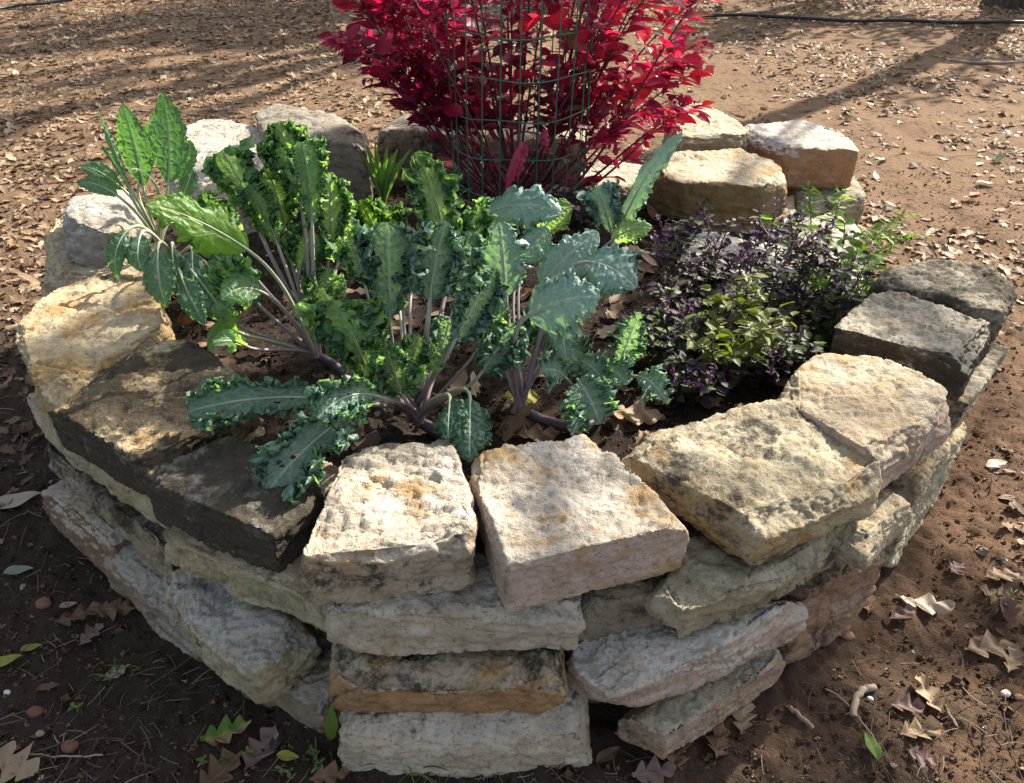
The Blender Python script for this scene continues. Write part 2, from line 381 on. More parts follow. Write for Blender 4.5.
# cap course, going round from the front
B = [
 ('white flaking cap block at the front with kale shadows across its top', top([(303,556),(331,547),(390,550),(467,538),(468,504),(449,437),(372,442),(345,457),(327,498)], .5), .5, .132, dict(top=WHITE, side=(.46,.38,.28), ochre=.35, lichen=.16, sidelichen=.46, moss=.35, crack=.3, grime=.55), dict(terr=1.5, chipamt=.6, rough=.85)),
 ('pale cap block at the front with an ochre topped patch and smooth pinkish face', top([(477,454),(588,438),(613,458),(690,521),(600,540),(505,564),(476,484)], .5), .5, .13, dict(top=WHITE, side=(.56,.45,.38), ochre=.6, lichen=.2, sidelichen=.08, moss=.4, grime=.45), dict(terr=1.2, strata=.4, chipamt=.5, rough=.8)),
 ('long yellowish cap block with a rough top, right of the pinkish faced block', top([(630,449),(650,433),(763,398),(785,402),(880,460),(884,478),(786,518),(752,530),(688,490)], .49), .49, .115, dict(top=(.50,.44,.31), side=(.44,.36,.22), ochre=.5, lichen=.46, sidelichen=.36, moss=.55, grime=1.2), dict(terr=.8)),
 ('buff cap block with a pinkish broken end and chalky corner on the right', top([(775,392),(832,341),(913,373),(961,398),(910,436),(880,453)], .5), .5, .12, dict(top=(.50,.43,.32), side=(.52,.40,.33), ochre=.5, lichen=.28, sidelichen=.05, moss=.15), {}),
 ('grey cap block with a dark shaded front face on the right beside the green weed', top([(836,326),(883,288),(900,288),(1001,316),(972,358),(935,347)], .5), .5, .125, dict(top=(.47,.42,.33), side=(.24,.20,.14), ochre=.3, lichen=.24, sidelichen=.72, moss=.35), dict(terr=1.)),  # besides lichen, the dark side colour carries the shade on its front
 ('darkest grey cap block at the right end of the ring wall', top([(874,283),(887,261),(920,257),(1004,270),(1020,279),(1003,314),(965,302)], .5), .5, .125, dict(top=(.31,.28,.22), ochre=.3, lichen=.6, moss=.2), dict(terr=.8)),
 ('big golden white cap block with a coarse pitted top on the left of the ring', top([(12,320),(70,278),(107,271),(147,276),(161,322),(120,352),(52,395),(30,372)], .5), .5, .13, dict(top=(.58,.49,.33), side=(.50,.42,.26), ochre=.7, lichen=.24, moss=.1), dict(rough=1.25)),
 ('dark edged cap block on the left with streaks of sun across its golden top', top([(47,405),(100,366),(158,331),(178,332),(192,347),(247,384),(195,430),(152,466)], .5), .5, .115, dict(top=(.52,.43,.27), side=(.22,.2,.15), ochre=.6, lichen=.72, sidelichen=.84, moss=.3), dict(terr=.8)),
 ('blackened cap block at the front left under the drooping kale leaves', top([(146,476),(185,444),(235,426),(312,463),(310,489),(270,531),(205,504)], .485), .485, .115, dict(top=(.26,.25,.22), side=(.18,.17,.15), ochre=.1, lichen=.74, sidelichen=.8, moss=.3), {}),
 # second course
 ('cream block second from the top of the front stack beneath the white flaking block', edge([(328,610),(450,613),(580,607)], .368, .36), .368, .118, dict(top=WHITE, side=(.54,.46,.35), ochre=.3, lichen=.15, sidelichen=.1, moss=.55), dict(strata=1.4, terr=1.)),
 ('orange faced block third from the top of the front stack, dark crusted above', edge([(325,683),(440,690),(563,684)], .245, .34), .245, .094, dict(top=(.45,.38,.28), side=(.42,.25,.13), ochre=.62, lichen=.50, sidelichen=.12, moss=.05), dict(terr=1.2)),
 ('long pale bottom block of the front stack with moss at its foot', edge([(337,727),(460,731),(590,722)], .15, .34), .15, .165, dict(top=WHITE, side=(.60,.51,.40), ochre=.15, lichen=.30, sidelichen=.06, moss=.4), dict(strata=1., terr=.6)),
 ('pale mossy slab directly beneath the blackened block on the front left', edge([(160,528),(270,573),(325,602)], .372, .3), .372, .10, dict(top=CREAM, side=(.50,.45,.30), ochre=.3, lichen=.2, sidelichen=.25, moss=.85, grime=1.2), dict(strata=1.6)),
 ('greenish cream block under the dark edged block with streaks of sun on its top', edge([(60,430),(154,492)], .385, .3), .385, .11, dict(top=CREAM, side=(.48,.43,.28), ochre=.35, lichen=.28, moss=.8, grime=1.2), dict(strata=1.4)),
 ('cream block under the big golden white block on the left', edge([(22,388),(58,430)], .372, .3), .372, .12, dict(top=CREAM, side=(.55,.48,.34), ochre=.3, lichen=.08, moss=.3), {}),
 ('mossy grey green block under the long yellowish block at the right front', top([(645,588),(690,606),(800,562),(882,505),(830,470),(700,520)], .372), .372, .092, dict(top=(.40,.38,.28), side=(.42,.36,.25), ochre=.35, lichen=.36, sidelichen=.36, moss=.9, grime=1.2), dict(strata=1.4, batter=.05)),
 ('small cream slab end under the buff block on the right', edge([(866,545),(918,497)], .365, .24), .365, .095, dict(top=CREAM, side=(.52,.46,.34), ochre=.3, lichen=.25, moss=.5, grime=1.2), {}),
 ('lichen spotted slab edge beneath the grey and darkest cap blocks on the right', edge([(968,402),(1010,340)], .368, .3), .368, .11, dict(top=GREY, side=(.40,.37,.29), ochre=.3, lichen=.42, moss=.4), {}),
 ('rough whitish block low on the right wall standing on the soil', edge([(921,482),(974,414)], .30, .3), .30, .31, dict(top=CREAM, side=(.46,.42,.31), ochre=.4, lichen=.32, moss=.6, grime=1.2), dict(rough=1.3)),
 # lower courses
 ('dull brown block with a ragged lower edge low on the left wall', edge([(42,440),(100,490),(166,548)], .262, .3), .262, .115, dict(top=GREY, side=(.36,.31,.22), ochre=.3, lichen=.5, moss=.6, grime=1.3), dict(strata=1.5)),
 ('bluish white block with a broad chipped top low on the front left', top([(156,578),(172,566),(270,590),(313,628),(248,668),(200,626)], .225), .225, .105, dict(top=(.52,.51,.45), side=(.44,.38,.24), ochre=.25, lichen=.2, sidelichen=.36, moss=.75, grime=1.2), dict(terr=1.4, tilt=(-.12, -.2))),
 ('cream topped brown sided bottom block at the far left corner of the wall', edge([(31,485),(84,530),(110,547)], .135, .3), .135, .16, dict(top=WHITE, side=(.24,.16,.11), ochre=.25, lichen=.12, sidelichen=.2, moss=.3), {}),
 ('long brown bottom block running along the front left on the soil', edge([(99,556),(215,647),(318,702)], .115, .34), .115, .15, dict(top=(.42,.39,.33), side=(.27,.21,.15), ochre=.3, lichen=.35, sidelichen=.28, moss=.2), dict(strata=1.4)),
 ('white topped wedge block with a pinkish side third down at the right front', top([(570,648),(592,626),(700,615),(803,592),(806,600),(700,650),(615,682)], .252), .252, .098, dict(top=(.58,.55,.50), side=(.50,.38,.30), ochre=.25, lichen=.16, sidelichen=.14, moss=.25), dict(strata=1.6, terr=1., batter=.05)),
 ('low bottom block with a grey chipped corner resting on the leaves at the right front', top([(622,712),(640,690),(780,640),(792,650),(686,722),(668,734)], .105), .105, .12, dict(top=(.46,.42,.33), side=(.46,.35,.27), ochre=.3, lichen=.34, sidelichen=.36, moss=.6, grime=1.2), dict(strata=1.3)),
 ('reddish brown rough block on the soil under the right front of the wall', edge([(800,596),(888,546)], .235, .3), .235, .25, dict(top=(.36,.26,.19), side=(.34,.20,.13), ochre=.4, lichen=.42, moss=.1), dict(rough=1.3, strata=1.5)),
 ('shadowed backing block deep in the dark gap right of the front stack', [gp(575, 600, .34)[:2], gp(720, 590, .34)[:2], gp(720, 545, .34)[:2], gp(575, 545, .34)[:2]], .34, .33, dict(top=(.3,.25,.18), ochre=.3, lichen=.4, moss=.3), {}),
 # left rear
 ('pale rough block on the left beneath the grey weathered rock', top([(44,244),(60,212),(130,222),(158,262),(150,276),(72,282),(42,270)], .43), .43, .14, dict(top=(.56,.49,.34), side=(.44,.37,.24), ochre=.5, lichen=.14, moss=.25), dict(rough=1.5)),
 ('yellowish lower block between the big golden block and the grey weathered rock', edge([(38,298),(44,256)], .29, .4), .29, .30, dict(top=CREAM, side=(.46,.38,.24), ochre=.5, lichen=.2, moss=.3), {}),
 ('smooth grey weathered rock with a hollow below it at the left rear', top([(72,192),(128,186),(142,214),(104,234),(60,226)], .54), .54, .12, dict(top=(.46,.44,.40), side=(.36,.33,.29), ochre=.1, lichen=.22, moss=.05), dict(round_=30, chipamt=1.8, terr=.2)),
 ('flat bluish white slab in sunlight at the left rear behind the upright kale', top([(164,186),(180,128),(208,117),(246,117),(270,140),(258,178),(214,194)], .42), .42, .2, dict(top=(.50,.48,.42), side=(.4,.36,.28), ochre=.1, lichen=.16, moss=.05), dict(rough=.85, terr=1.)),
 ('large dark grey boulder at the rear left of the bed', top([(257,112),(274,103),(345,113),(366,126),(362,143),(318,140),(262,132)], .46), .46, .28, dict(top=(.30,.28,.23), side=(.24,.21,.16), ochre=.2, lichen=.42, moss=.35), dict(round_=40, step=.009)),
 ('dark block at the rear of the bed left of the wire cage', [np.array((-.62, 3.55)), np.array((-.2, 3.5)), np.array((-.16, 3.82)), np.array((-.58, 3.85))], .40, .42, dict(top=(.3,.27,.22), ochre=.2, lichen=.5, moss=.3), dict(round_=44, step=.01)),
 ('shadowed block at the rear of the bed behind the wire cage', [np.array((-.12, 3.62)), np.array((.34, 3.6)), np.array((.36, 3.88)), np.array((-.1, 3.9))], .36, .4, dict(top=(.4,.35,.27), ochre=.3, lichen=.35, moss=.2), dict(round_=44, step=.01)),
 # right rear
 ('pale block half hidden by red leaves just right of the wire cage', top([(578,172),(604,160),(652,163),(656,182),(590,192)], .26), .26, .24, dict(top=(.48,.45,.37), side=(.36,.31,.22), ochre=.25, lichen=.2, moss=.25), dict(round_=44, step=.008)),
 ('big golden brown boulder with a rounded front at the right rear', top([(652,162),(680,152),(735,147),(774,158),(789,176),(764,183),(690,183),(660,175)], .37), .37, .18, dict(top=(.52,.46,.34), side=(.23,.165,.075), ochre=.5, lichen=.22, sidelichen=.2, moss=.3), dict(round_=44, step=.008)),  # side colour darkened to hold the shade of its front face
 ('mossy brown ledge block under the big golden brown boulder', top([(690,208),(780,196),(797,193),(799,208),(752,224),(702,226)], .19), .19, .19, dict(top=(.42,.36,.25), side=(.30,.22,.11), ochre=.5, lichen=.2, moss=.5), dict(round_=50, step=.008)),
 ('white topped boulder with an orange broken face at the right rear', top([(736,126),(801,119),(836,129),(859,149),(792,148),(776,143)], .385), .385, .2, dict(top=(.60,.57,.52), side=(.42,.25,.14), ochre=.4, lichen=.06, sidelichen=.08, moss=.1), dict(round_=70, step=.008)),
 ('tan boulder behind the golden brown one with red leaves hanging over it', top([(668,106),(690,99),(735,116),(754,127),(735,136),(680,138)], .40), .40, .24, dict(top=(.52,.46,.34), side=(.3,.25,.17), ochre=.35, lichen=.14, moss=.2), dict(round_=60, step=.008)),
 ('shadowed block beneath the white topped orange boulder', top([(790,176),(852,168),(866,196),(800,206)], .19), .19, .19, dict(top=(.36,.32,.25), ochre=.2, lichen=.4, moss=.3), dict(round_=60, step=.008)),
 ('grey flat slab low at the right rear behind the flowering basil', top([(792,224),(838,210),(864,224),(850,246),(806,248)], .15), .15, .16, dict(top=(.50,.46,.39), ochre=.2, lichen=.2, moss=.1), dict(step=.008)),
 ('flat white sunlit slab on the right behind the purple basil', top([(676,237),(702,233),(832,250),(868,270),(860,293),(800,289),(730,298),(690,272)], .30), .30, .15, dict(top=(.66,.63,.55), side=(.36,.27,.15), ochre=.2, lichen=.08, moss=.1), dict(terr=1.2)),
]
for i, (lab, poly, z, th, mk, sk) in enumerate(B):
    block(lab, poly, z, th, stone_mat(100 + i, **mk), 300 + i, **sk)
# ------------------------------------------------------------------ leaves
LEAF = dict(
    lac=dict(w=lambda u: np.sin(np.pi * u ** .82) ** .75, amp=.10, fr=6, fine=.05, ffr=17, fold=.22, cut=.02, cfr=13, n=56, m=19, roll=-.25, st=.45),
    curly=dict(w=lambda u: (u ** .55) * (1 - u ** 5) ** .5 * (1 + .1 * np.sin(9 * u)), amp=.27, fr=7, fine=.26, ffr=27, fold=.20, cut=.13, cfr=15, n=150, m=45, roll=.05, st=.30),
    frill=dict(w=lambda u: (.25 + .75 * np.sin(np.pi * np.clip(u, 0, 1) ** .8) ** .7) * (1 - u ** 8) ** .5, amp=.30, fr=8, fine=.30, ffr=30, fold=.25, cut=.17, cfr=17, n=170, m=51, roll=.15, st=.22),
    broad=dict(w=lambda u: (np.sin(np.pi * u ** .72) ** .55) * (1 - .1 * u), amp=.15, fr=3.6, fine=.06, ffr=11, fold=.12, cut=.13, cfr=6, n=72, m=31, roll=-.35, st=.4),
    lacy=dict(w=lambda u: np.sin(np.pi * u ** .85) ** .6 * (.42 + .58 * np.abs(np.sin(np.pi * 5.5 * u)) ** .7), amp=.20, fr=9, fine=.14, ffr=26, fold=.2, cut=.22, cfr=21, n=110, m=29, roll=-.1, st=.35),
    simple=dict(w=lambda u: np.sin(np.pi * u ** .8) ** .85, amp=.05, fr=3, fine=.0, ffr=9, fold=.2, cut=.0, cfr=9, n=16, m=7, roll=-.1, st=.4),
    strap=dict(w=lambda u: (1 - u ** 3) ** .8 * (.55 + .45 * u ** .4), amp=.02, fr=3, fine=0, ffr=9, fold=.35, cut=0, cfr=5, n=30, m=7, roll=0, st=.4),
)
def blade(ctrl, width, kind, nh, rs, scale_amp=1., holes=0):
    """leaf blade along a curve: lobed margin, folded along the midrib, with a ruffled edge"""
    L = LEAF[kind]; n, m = L['n'], L['m']; C = bez(ctrl, n); u = np.linspace(0, 1, n); T = unit(np.gradient(C, axis=0))
    nh = unit(np.asarray(nh, float)); S = unit(np.cross(T, nh)); N = np.cross(S, T)
    v = np.linspace(-1, 1, m); U, Vv = np.meshgrid(u, v, indexing='ij'); a = np.abs(Vv); sd = np.sign(Vv)
    hw = L['w'](np.clip(u, .004, .996)) * width / 2
    ph = rs.uniform(0, 9, 8); sdp = (sd > 0) * 2.1
    def nz(fu, fv, o, oc=3, rg=.6): return fbm(np.stack([U.ravel() * fu + ph[o] * 3, (Vv * fv + sd * 6.3).ravel(), U.ravel() * 0 + ph[o] * 7], -1), oc, rg).reshape(U.shape)
    wob = 1 + L['cut'] * 2.6 * nz(L['cfr'] * 1.05, .15, 0, 4, .68) + L['cut'] * .35 * np.sin(2 * np.pi * L['cfr'] * U + 3 * nz(4, .1, 1))
    wob = 1 + (wob - 1) * smooth(.3, 1, a)
    hwg = hw[:, None] * wob; st = L['st']; e = smooth(st, 1.05, a); e2 = smooth(st + .25, 1.05, a)
    W = width / 2 * np.minimum(1, (hw / (width / 2 + 1e-9))[:, None] * 1.4)
    fr = L['fr']; amp = L['amp'] * scale_amp; fine = L['fine'] * scale_amp
    jit = fbm(np.stack([U.ravel() * 9 + ph[2], Vv.ravel() * 3, U.ravel() * 0 + ph[3]], -1), 3).reshape(U.shape)
    rn = np.sin(2 * np.pi * fr * U + ph[4] + sdp * 1.7 + 5 * jit) * amp * .55 * e + nz(fr * 2.3, 1.7, 4, 2) * amp * 1.15 * e + nz(L['ffr'] * 1.5, 3.5, 5, 3, .7) * fine * 2.1 * e2
    rt = np.cos(2 * np.pi * fr * U + ph[4] + sdp * 1.7 + 5 * jit) * amp * .3 * e + nz(fr * 2.1, 1.5, 6, 2) * amp * .6 * e + nz(L['ffr'] * 1.4, 3.5, 7, 3, .7) * fine * 1.5 * e2
    rs_ = nz(L['ffr'] * 1.2, 2.5, 2, 3, .7) * fine * 1.3 * e2 + nz(fr * 2, 1.2, 3, 2) * amp * .4 * e
    lowb = fbm(np.stack([U.ravel() * 3 + ph[0], Vv.ravel() * 1.6, U.ravel() * 0 + ph[1]], -1), 2).reshape(U.shape)
    off_n = (L['fold'] * a + L['roll'] * a ** 2.2) * hwg + rn * W + .16 * lowb * W * a + (.05 if kind in ('curly', 'frill', 'broad', 'lacy') else .02) * W * nz(11, 4.5, 1, 3, .6)
    inw = 1 - .12 * e * np.minimum(np.abs(rn) / (amp + 1e-6), 1.5) - abs(L['roll']) * .2 * a ** 2
    X = C[:, None] + S[:, None] * (Vv * hwg * inw + rs_ * W)[..., None] + N[:, None] * off_n[..., None] + T[:, None] * (a * hwg * .32 * (1 - U) + rt * W)[..., None]
    uv = np.stack([U, (Vv + 1) / 2], -1).reshape(-1, 2); f = gridf(n, m)
    if holes:
        cu = np.stack([rs.uniform(.15, .9, holes), rs.uniform(.1, .9, holes)], -1); q = uv[f].mean(1)
        d = np.min(np.hypot((q[:, None, 0] - cu[None, :, 0]) * 1.6, q[:, None, 1] - cu[None, :, 1]) - rs.uniform(.01, .045, holes)[None], axis=1); f = f[d > 0]
    return X.reshape(-1, 3), f, uv
UPV = np.array((0, 0, 1.)); FACE = np.array((0, -.75, .65))
def add_leaf(root, base, B0, tip, width, kind, mats, bend=(0, 0, .0), nh=FACE, r=.006, name='leaf', amp=1., holes=0, lift=.5, seed=None, label=None):
    """one leaf: blade (from B0 to tip, bowed by bend) with its petiole and midrib as a sub-part"""
    rs = np.random.default_rng(int(abs(B0[0] * 7919 + tip[2] * 3571 + tip[0] * 991) * 1000) % 2**31 if seed is None else seed)
    base, B0, tip = [np.asarray(q, float) for q in (base, B0, tip)]; mid = (B0 + tip) / 2 + np.asarray(bend)
    mb = MB(); X, f, uv = blade([B0, mid, tip], width, kind, nh, rs, amp, holes); org = np.array(root.location)
    mb.add(X, f, uv, rs.uniform(0, 1)); o = link(name, mb.mesh(name, org), mats[0], root)
    if label: o['label'] = label
    T0 = unit(mid - B0); Lp = np.linalg.norm(B0 - base)
    P = bez([base, base + unit(unit(B0 - base) + UPV * lift) * Lp * .35, B0 - T0 * Lp * .3, B0], 14)
    Q = bez([B0, mid, tip], 14)[1:13]
    PP = np.concatenate([P, Q]); rr = np.concatenate([np.linspace(r * 1.2, r * .72, 14), np.linspace(r * .5, r * .08, 12)])
    pm = MB(); vv, ff, uu = tube(PP, rr, 7); pm.add(vv, ff, uu); po = link('petiole', pm.mesh('petiole', org), mats[1], o)
    return o
def kale(label, base, group='kale plants in the bed'):
    return tag(empty('kale_plant', base), label, 'kale', group)
def trunk(root, P, r, mat):
    mb = MB(); v, f, uv = tube(bez(P, 14), np.linspace(r, r * .7, 14), 10); mb.add(v, f, uv * np.array((.35, 1))); link('stem', mb.mesh('stem', root.location), mat, root)

K_BLUE = kale_mat('kale_leaf_bluegreen', (.095, .190, .150), (.165, .275, .220), (.44, .53, .42), (.32, .58, .13), .42, 9, .10)
K_GREEN = kale_mat('kale_leaf_green', (.085, .170, .105), (.145, .25, .150), (.42, .52, .30), (.46, .78, .12), .52, 8, .10)
K_DARK = kale_mat('kale_leaf_dark', (.032, .088, .064), (.058, .130, .092), (.28, .38, .26), (.20, .50, .05), .36, 13, .08, blister=1.2, slope=.3)
K_BROAD = kale_mat('kale_leaf_broad', (.145, .260, .225), (.20, .33, .28), (.42, .52, .44), (.26, .50, .12), .30, 6, .07, .40, .25)
K_LIME = kale_mat('kale_leaf_lime', (.075, .17, .028), (.11, .22, .035), (.30, .38, .12), (.30, .58, .03), .5, 6, .06, .45, .3)
S_PURP = stem_mat('kale_stem_purple', (.15, .105, .13), (.38, .43, .31)); S_GREEN = stem_mat('kale_stem_green', (.27, .29, .19), (.34, .42, .26)); S_MAUVE = stem_mat('kale_stem_mauve', (.22, .165, .185), (.34, .36, .26))
S_TRUNK = stem_mat('kale_trunk', (.055, .04, .05), (.10, .075, .09))
MB_, MG, MD, MBR, ML = (K_BLUE, S_PURP), (K_GREEN, S_MAUVE), (K_DARK, S_GREEN), (K_BROAD, S_MAUVE), (K_LIME, S_GREEN)

# lacinato kale, upright at the left rear
Y = 2.12; b = gp(188, 300, .31); r_ = kale('tall dark strap leaved kale standing upright at the left rear', b)
cr = at(160, 246, 2.2); trunk(r_, [b, (b + cr) / 2 + (0, 0, .05), cr], .011, S_TRUNK)
for (bx_, by_, tx, ty, yb, yt, wd, bend, nh) in [
    (168, 184, 162, 92, 2.2, 2.24, .118, (.012, .03, 0), (.25, -.8, .35)), (143, 186, 122, 103, 2.2, 2.22, .105, (.0, .02, 0), (.1, -.9, .3)),
    (130, 192, 97, 108, 2.18, 2.2, .085, (-.01, .02, .03), (-.92, -.28, .2)), (133, 192, 101, 145, 2.15, 2.16, .05, (0, 0, .02), (-.6, -.3, .7)),
    (124, 190, 80, 166, 2.2, 2.22, .062, (0, 0, .035), (-.2, -.5, .8)), (118, 196, 77, 184, 2.12, 2.12, .062, (0, 0, .035), (-.2, -.5, .8)),
    (152, 180, 130, 170, 2.12, 2.05, .05, (0, 0, .03), (0, -.5, .9)), (174, 180, 190, 140, 2.26, 2.3, .07, (.02, .02, 0), (.6, -.6, .3)),
    (139, 183, 150, 120, 2.27, 2.3, .07, (0, .03, 0), (.4, -.8, .2)), (180, 200, 192, 165, 2.3, 2.36, .06, (.02, 0, .01), (.3, -.8, .4))]:
    add_leaf(r_, cr, at(bx_, by_, yb), at(tx, ty, yt), wd, 'lac', MD, bend, nh, .0055)
# drooping lower leaves, some on the stones
r_ = kale('low drooping dark kale hanging over the golden stones on the left', gp(205, 305, .30))
cr = at(176, 262, 2.05); bb = np.array(r_.location)
trunk(r_, [bb, (bb + cr) / 2 + (0, 0, .03), cr], .010, S_TRUNK)
for (bx_, by_, tx, ty, yb, yt, wd, bend, nh) in [
    (128, 230, 118, 281, 1.92, 1.84, .064, (-.02, -.02, .03), (-.1, -.9, .2)), (141, 234, 141, 272, 1.93, 1.85, .085, (0, -.03, .02), (.1, -.9, .3)),
    (158, 248, 166, 308, 1.9, 1.78, .10, (0, -.03, .02), (.1, -.9, .35)), (172, 246, 182, 300, 1.98, 1.9, .07, (0, -.02, .02), (.2, -.9, .3)),
    (192, 250, 196, 300, 2.0, 1.88, .085, (.01, -.03, .02), (.2, -.9, .3)), (205, 262, 240, 305, 1.98, 1.86, .09, (0, -.02, .03), (.1, -.8, .5)),
    (196, 276, 236, 330, 1.9, 1.76, .10, (0, -.02, .04), (.1, -.8, .5)), (212, 252, 246, 288, 2.03, 1.95, .08, (0, -.02, .03), (.1, -.8, .5)),
    (182, 278, 205, 325, 1.88, 1.74, .08, (0, -.02, .03), (0, -.8, .5)), (205, 240, 222, 262, 2.06, 2.0, .07, (0, 0, .02), (0, -.8, .5))]:
    add_leaf(r_, cr, at(bx_, by_, yb), at(tx, ty, yt), wd, 'lac', MD, bend, nh, .0055, amp=1.3)

# tall curly kale, left
b = gp(332, 372, .33); r_ = kale('tall curly green kale with mauve stems fanning up on the left', b); bb = np.array(r_.location)
cr = at(318, 356, 1.70); trunk(r_, [b + (.04, -.02, 0), b + (.01, 0, .03), cr], .016, S_TRUNK)
for (kd, mt, bx_, by_, tx, ty, yb, yt, wd, bend, nh, rr_) in [
    ('curly', MG, 254, 216, 222, 150, 1.80, 1.86, .165, (0, .02, .02), (-.1, -.95, .25), .0075),
    ('frill', MG, 284, 225, 266, 165, 1.85, 1.9, .13, (0, .02, .01), (.1, -.95, .25), .0075),
    ('frill', MG, 298, 190, 278, 122, 1.84, 1.9, .13, (0, .01, .02), (.2, -.9, .3), .0075),
    ('curly', MG, 312, 225, 302, 142, 1.78, 1.84, .135, (.01, .01, .02), (.35, -.9, .2), .0075),
    ('broad', ML, 248, 250, 146, 204, 1.60, 1.52, .118, (0, 0, .035), (-.2, -.65, .8), .006),
    ('frill', MG, 300, 270, 318, 222, 1.78, 1.84, .12, (0, .01, .01), (.2, -.9, .3), .006),
    ('curly', MG, 278, 245, 250, 185, 1.76, 1.8, .13, (0, .02, .01), (-.1, -.95, .25), .006), ('frill', MG, 238, 250, 202, 190, 1.86, 1.9, .11, (0, .02, .01), (-.2, -.9, .3), .006), ('frill', MG, 330, 240, 330, 172, 1.84, 1.9, .11, (0, .02, .01), (.3, -.9, .3), .006),
    ('broad', MG, 340, 254, 354, 200, 2.0, 2.06, .13, (0, .02, .02), (.1, -.85, .5), .006),
    ('frill', MG, 255, 300, 215, 262, 1.72, 1.68, .12, (0, 0, .03), (-.2, -.8, .6), .006),
    ('broad', MG, 262, 292, 222, 300, 1.66, 1.58, .11, (0, 0, .04), (-.1, -.7, .7), .006),
    ('frill', MG, 322, 318, 330, 268, 1.74, 1.78, .12, (0, 0, .02), (.2, -.9, .4), .005),
    ('lac', ML, 238, 332, 208, 352, 1.60, 1.54, .085, (0, 0, .05), (-.5, -.7, .5), .006),
    ('lac', MG, 246, 346, 214, 346, 1.58, 1.50, .07, (0, 0, .03), (-.3, -.7, .6), .006),
    ('broad', MG, 235, 322, 216, 312, 1.66, 1.6, .07, (0, 0, .03), (-.2, -.8, .6), .005)]:
    add_leaf(r_, cr + np.array((rng.normal() * .008, rng.normal() * .008, 0)), at(bx_, by_, yb), at(tx, ty, yt), wd * (.86 if kd == 'frill' else .92 if kd == 'curly' else 1), kd, mt, bend, nh, rr_ * .85)

# big curly kale in the middle
b = gp(425, 432, .36); r_ = kale('large curly blue green kale in the middle, two leaves drooping over the front stones', b)
cr = at(415, 420, 1.42); trunk(r_, [b + (.05, -.01, -.01), b + (.02, 0, .01), cr], .018, S_TRUNK)
for (kd, mt, bx_, by_, tx, ty, yb, yt, wd, bend, nh, rr_, h) in [
    ('curly', MB_, 390, 318, 386, 222, 1.46, 1.52, .19, (0, .02, 0), (.05, -.95, .3), .006, 2),
    ('curly', MG, 372, 378, 338, 300, 1.36, 1.40, .185, (-.01, .01, .01), (-.15, -.95, .25), .0065, 2),
    ('frill', MB_, 430, 300, 447, 222, 1.42, 1.5, .125, (-.01, .01, .01), (.25, -.9, .25), .0085, 0),
    ('frill', MB_, 455, 340, 496, 268, 1.40, 1.46, .11, (0, .01, .01), (.5, -.8, .2), .007, 0),
    ('frill', MG, 446, 245, 416, 152, 1.74, 1.84, .125, (.01, .02, .02), (.1, -.9, .4), .007, 0),
    ('frill', ML, 385, 252, 360, 200, 1.9, 1.95, .11, (0, .01, .01), (0, -.9, .4), .005, 0),
    ('frill', MG, 470, 262, 478, 205, 1.78, 1.8, .10, (0, .01, .01), (.4, -.8, .4), .005, 0),
    ('frill', MG, 402, 392, 386, 346, 1.32, 1.32, .11, (0, -.01, .01), (0, -.95, .3), .007, 0),
    ('curly', MB_, 352, 402, 188, 412, 1.30, 1.24, .13, (0, -.01, .055), (-.1, -.7, .75), .008, 9),
    ('curly', MB_, 372, 402, 268, 492, 1.26, 1.08, .155, (-.01, -.02, .05), (-.15, -.8, .6), .008, 7),
    ('curly', MB_, 378, 396, 318, 418, 1.26, 1.16, .12, (0, 0, .05), (-.1, -.8, .6), .006, 4),
    ('broad', MD, 470, 398, 470, 462, 1.30, 1.17, .10, (0, -.02, .02), (.1, -.95, .2), .006, 0),
    ('broad', MD, 450, 400, 448, 440, 1.30, 1.2, .08, (0, -.02, .02), (-.1, -.95, .2), .006, 0),
    ('frill', MG, 362, 352, 372, 300, 1.46, 1.5, .11, (0, .01, 0), (.1, -.9, .3), .005, 0),
    ('frill', MB_, 482, 372, 512, 330, 1.42, 1.46, .10, (0, .01, 0), (.3, -.9, .3), .006, 0),
    ('curly', MB_, 455, 300, 470, 232, 1.62, 1.7, .13, (0, .01, 0), (.2, -.9, .3), .005, 1), ('curly', MG, 402, 292, 398, 240, 1.66, 1.74, .12, (0, .01, 0), (-.1, -.9, .3), .005, 0),
    ('curly', MG, 345, 335, 322, 288, 1.48, 1.5, .11, (0, .01, 0), (-.2, -.9, .3), .005, 1), ('curly', MB_, 436, 365, 452, 318, 1.44, 1.48, .10, (0, .01, 0), (.1, -.9, .3), .005, 0),
    ('broad', MB_, 480, 345, 505, 300, 1.52, 1.58, .10, (0, .01, 0), (.2, -.9, .3), .005, 0), ('curly', MG, 424, 240, 440, 200, 1.95, 2.0, .11, (0, .01, 0), (.1, -.9, .3), .005, 0),
    ('frill', MG, 405, 375, 420, 335, 1.36, 1.38, .10, (0, 0, 0), (.1, -.95, .2), .005, 0), ('curly', MG, 365, 285, 352, 240, 1.62, 1.7, .12, (0, .01, 0), (-.1, -.9, .3), .005, 0),
    ('frill', MG, 398, 242, 385, 205, 1.95, 2.0, .10, (0, .01, 0), (0, -.9, .4), .005, 0)]:
    add_leaf(r_, cr + np.array((rng.normal() * .012, rng.normal() * .01, 0)), at(bx_, by_, yb), at(tx, ty, yt), wd * (.86 if kd == 'frill' else .92 if kd == 'curly' else 1), kd, mt, bend, nh, rr_ * .85, holes=h)

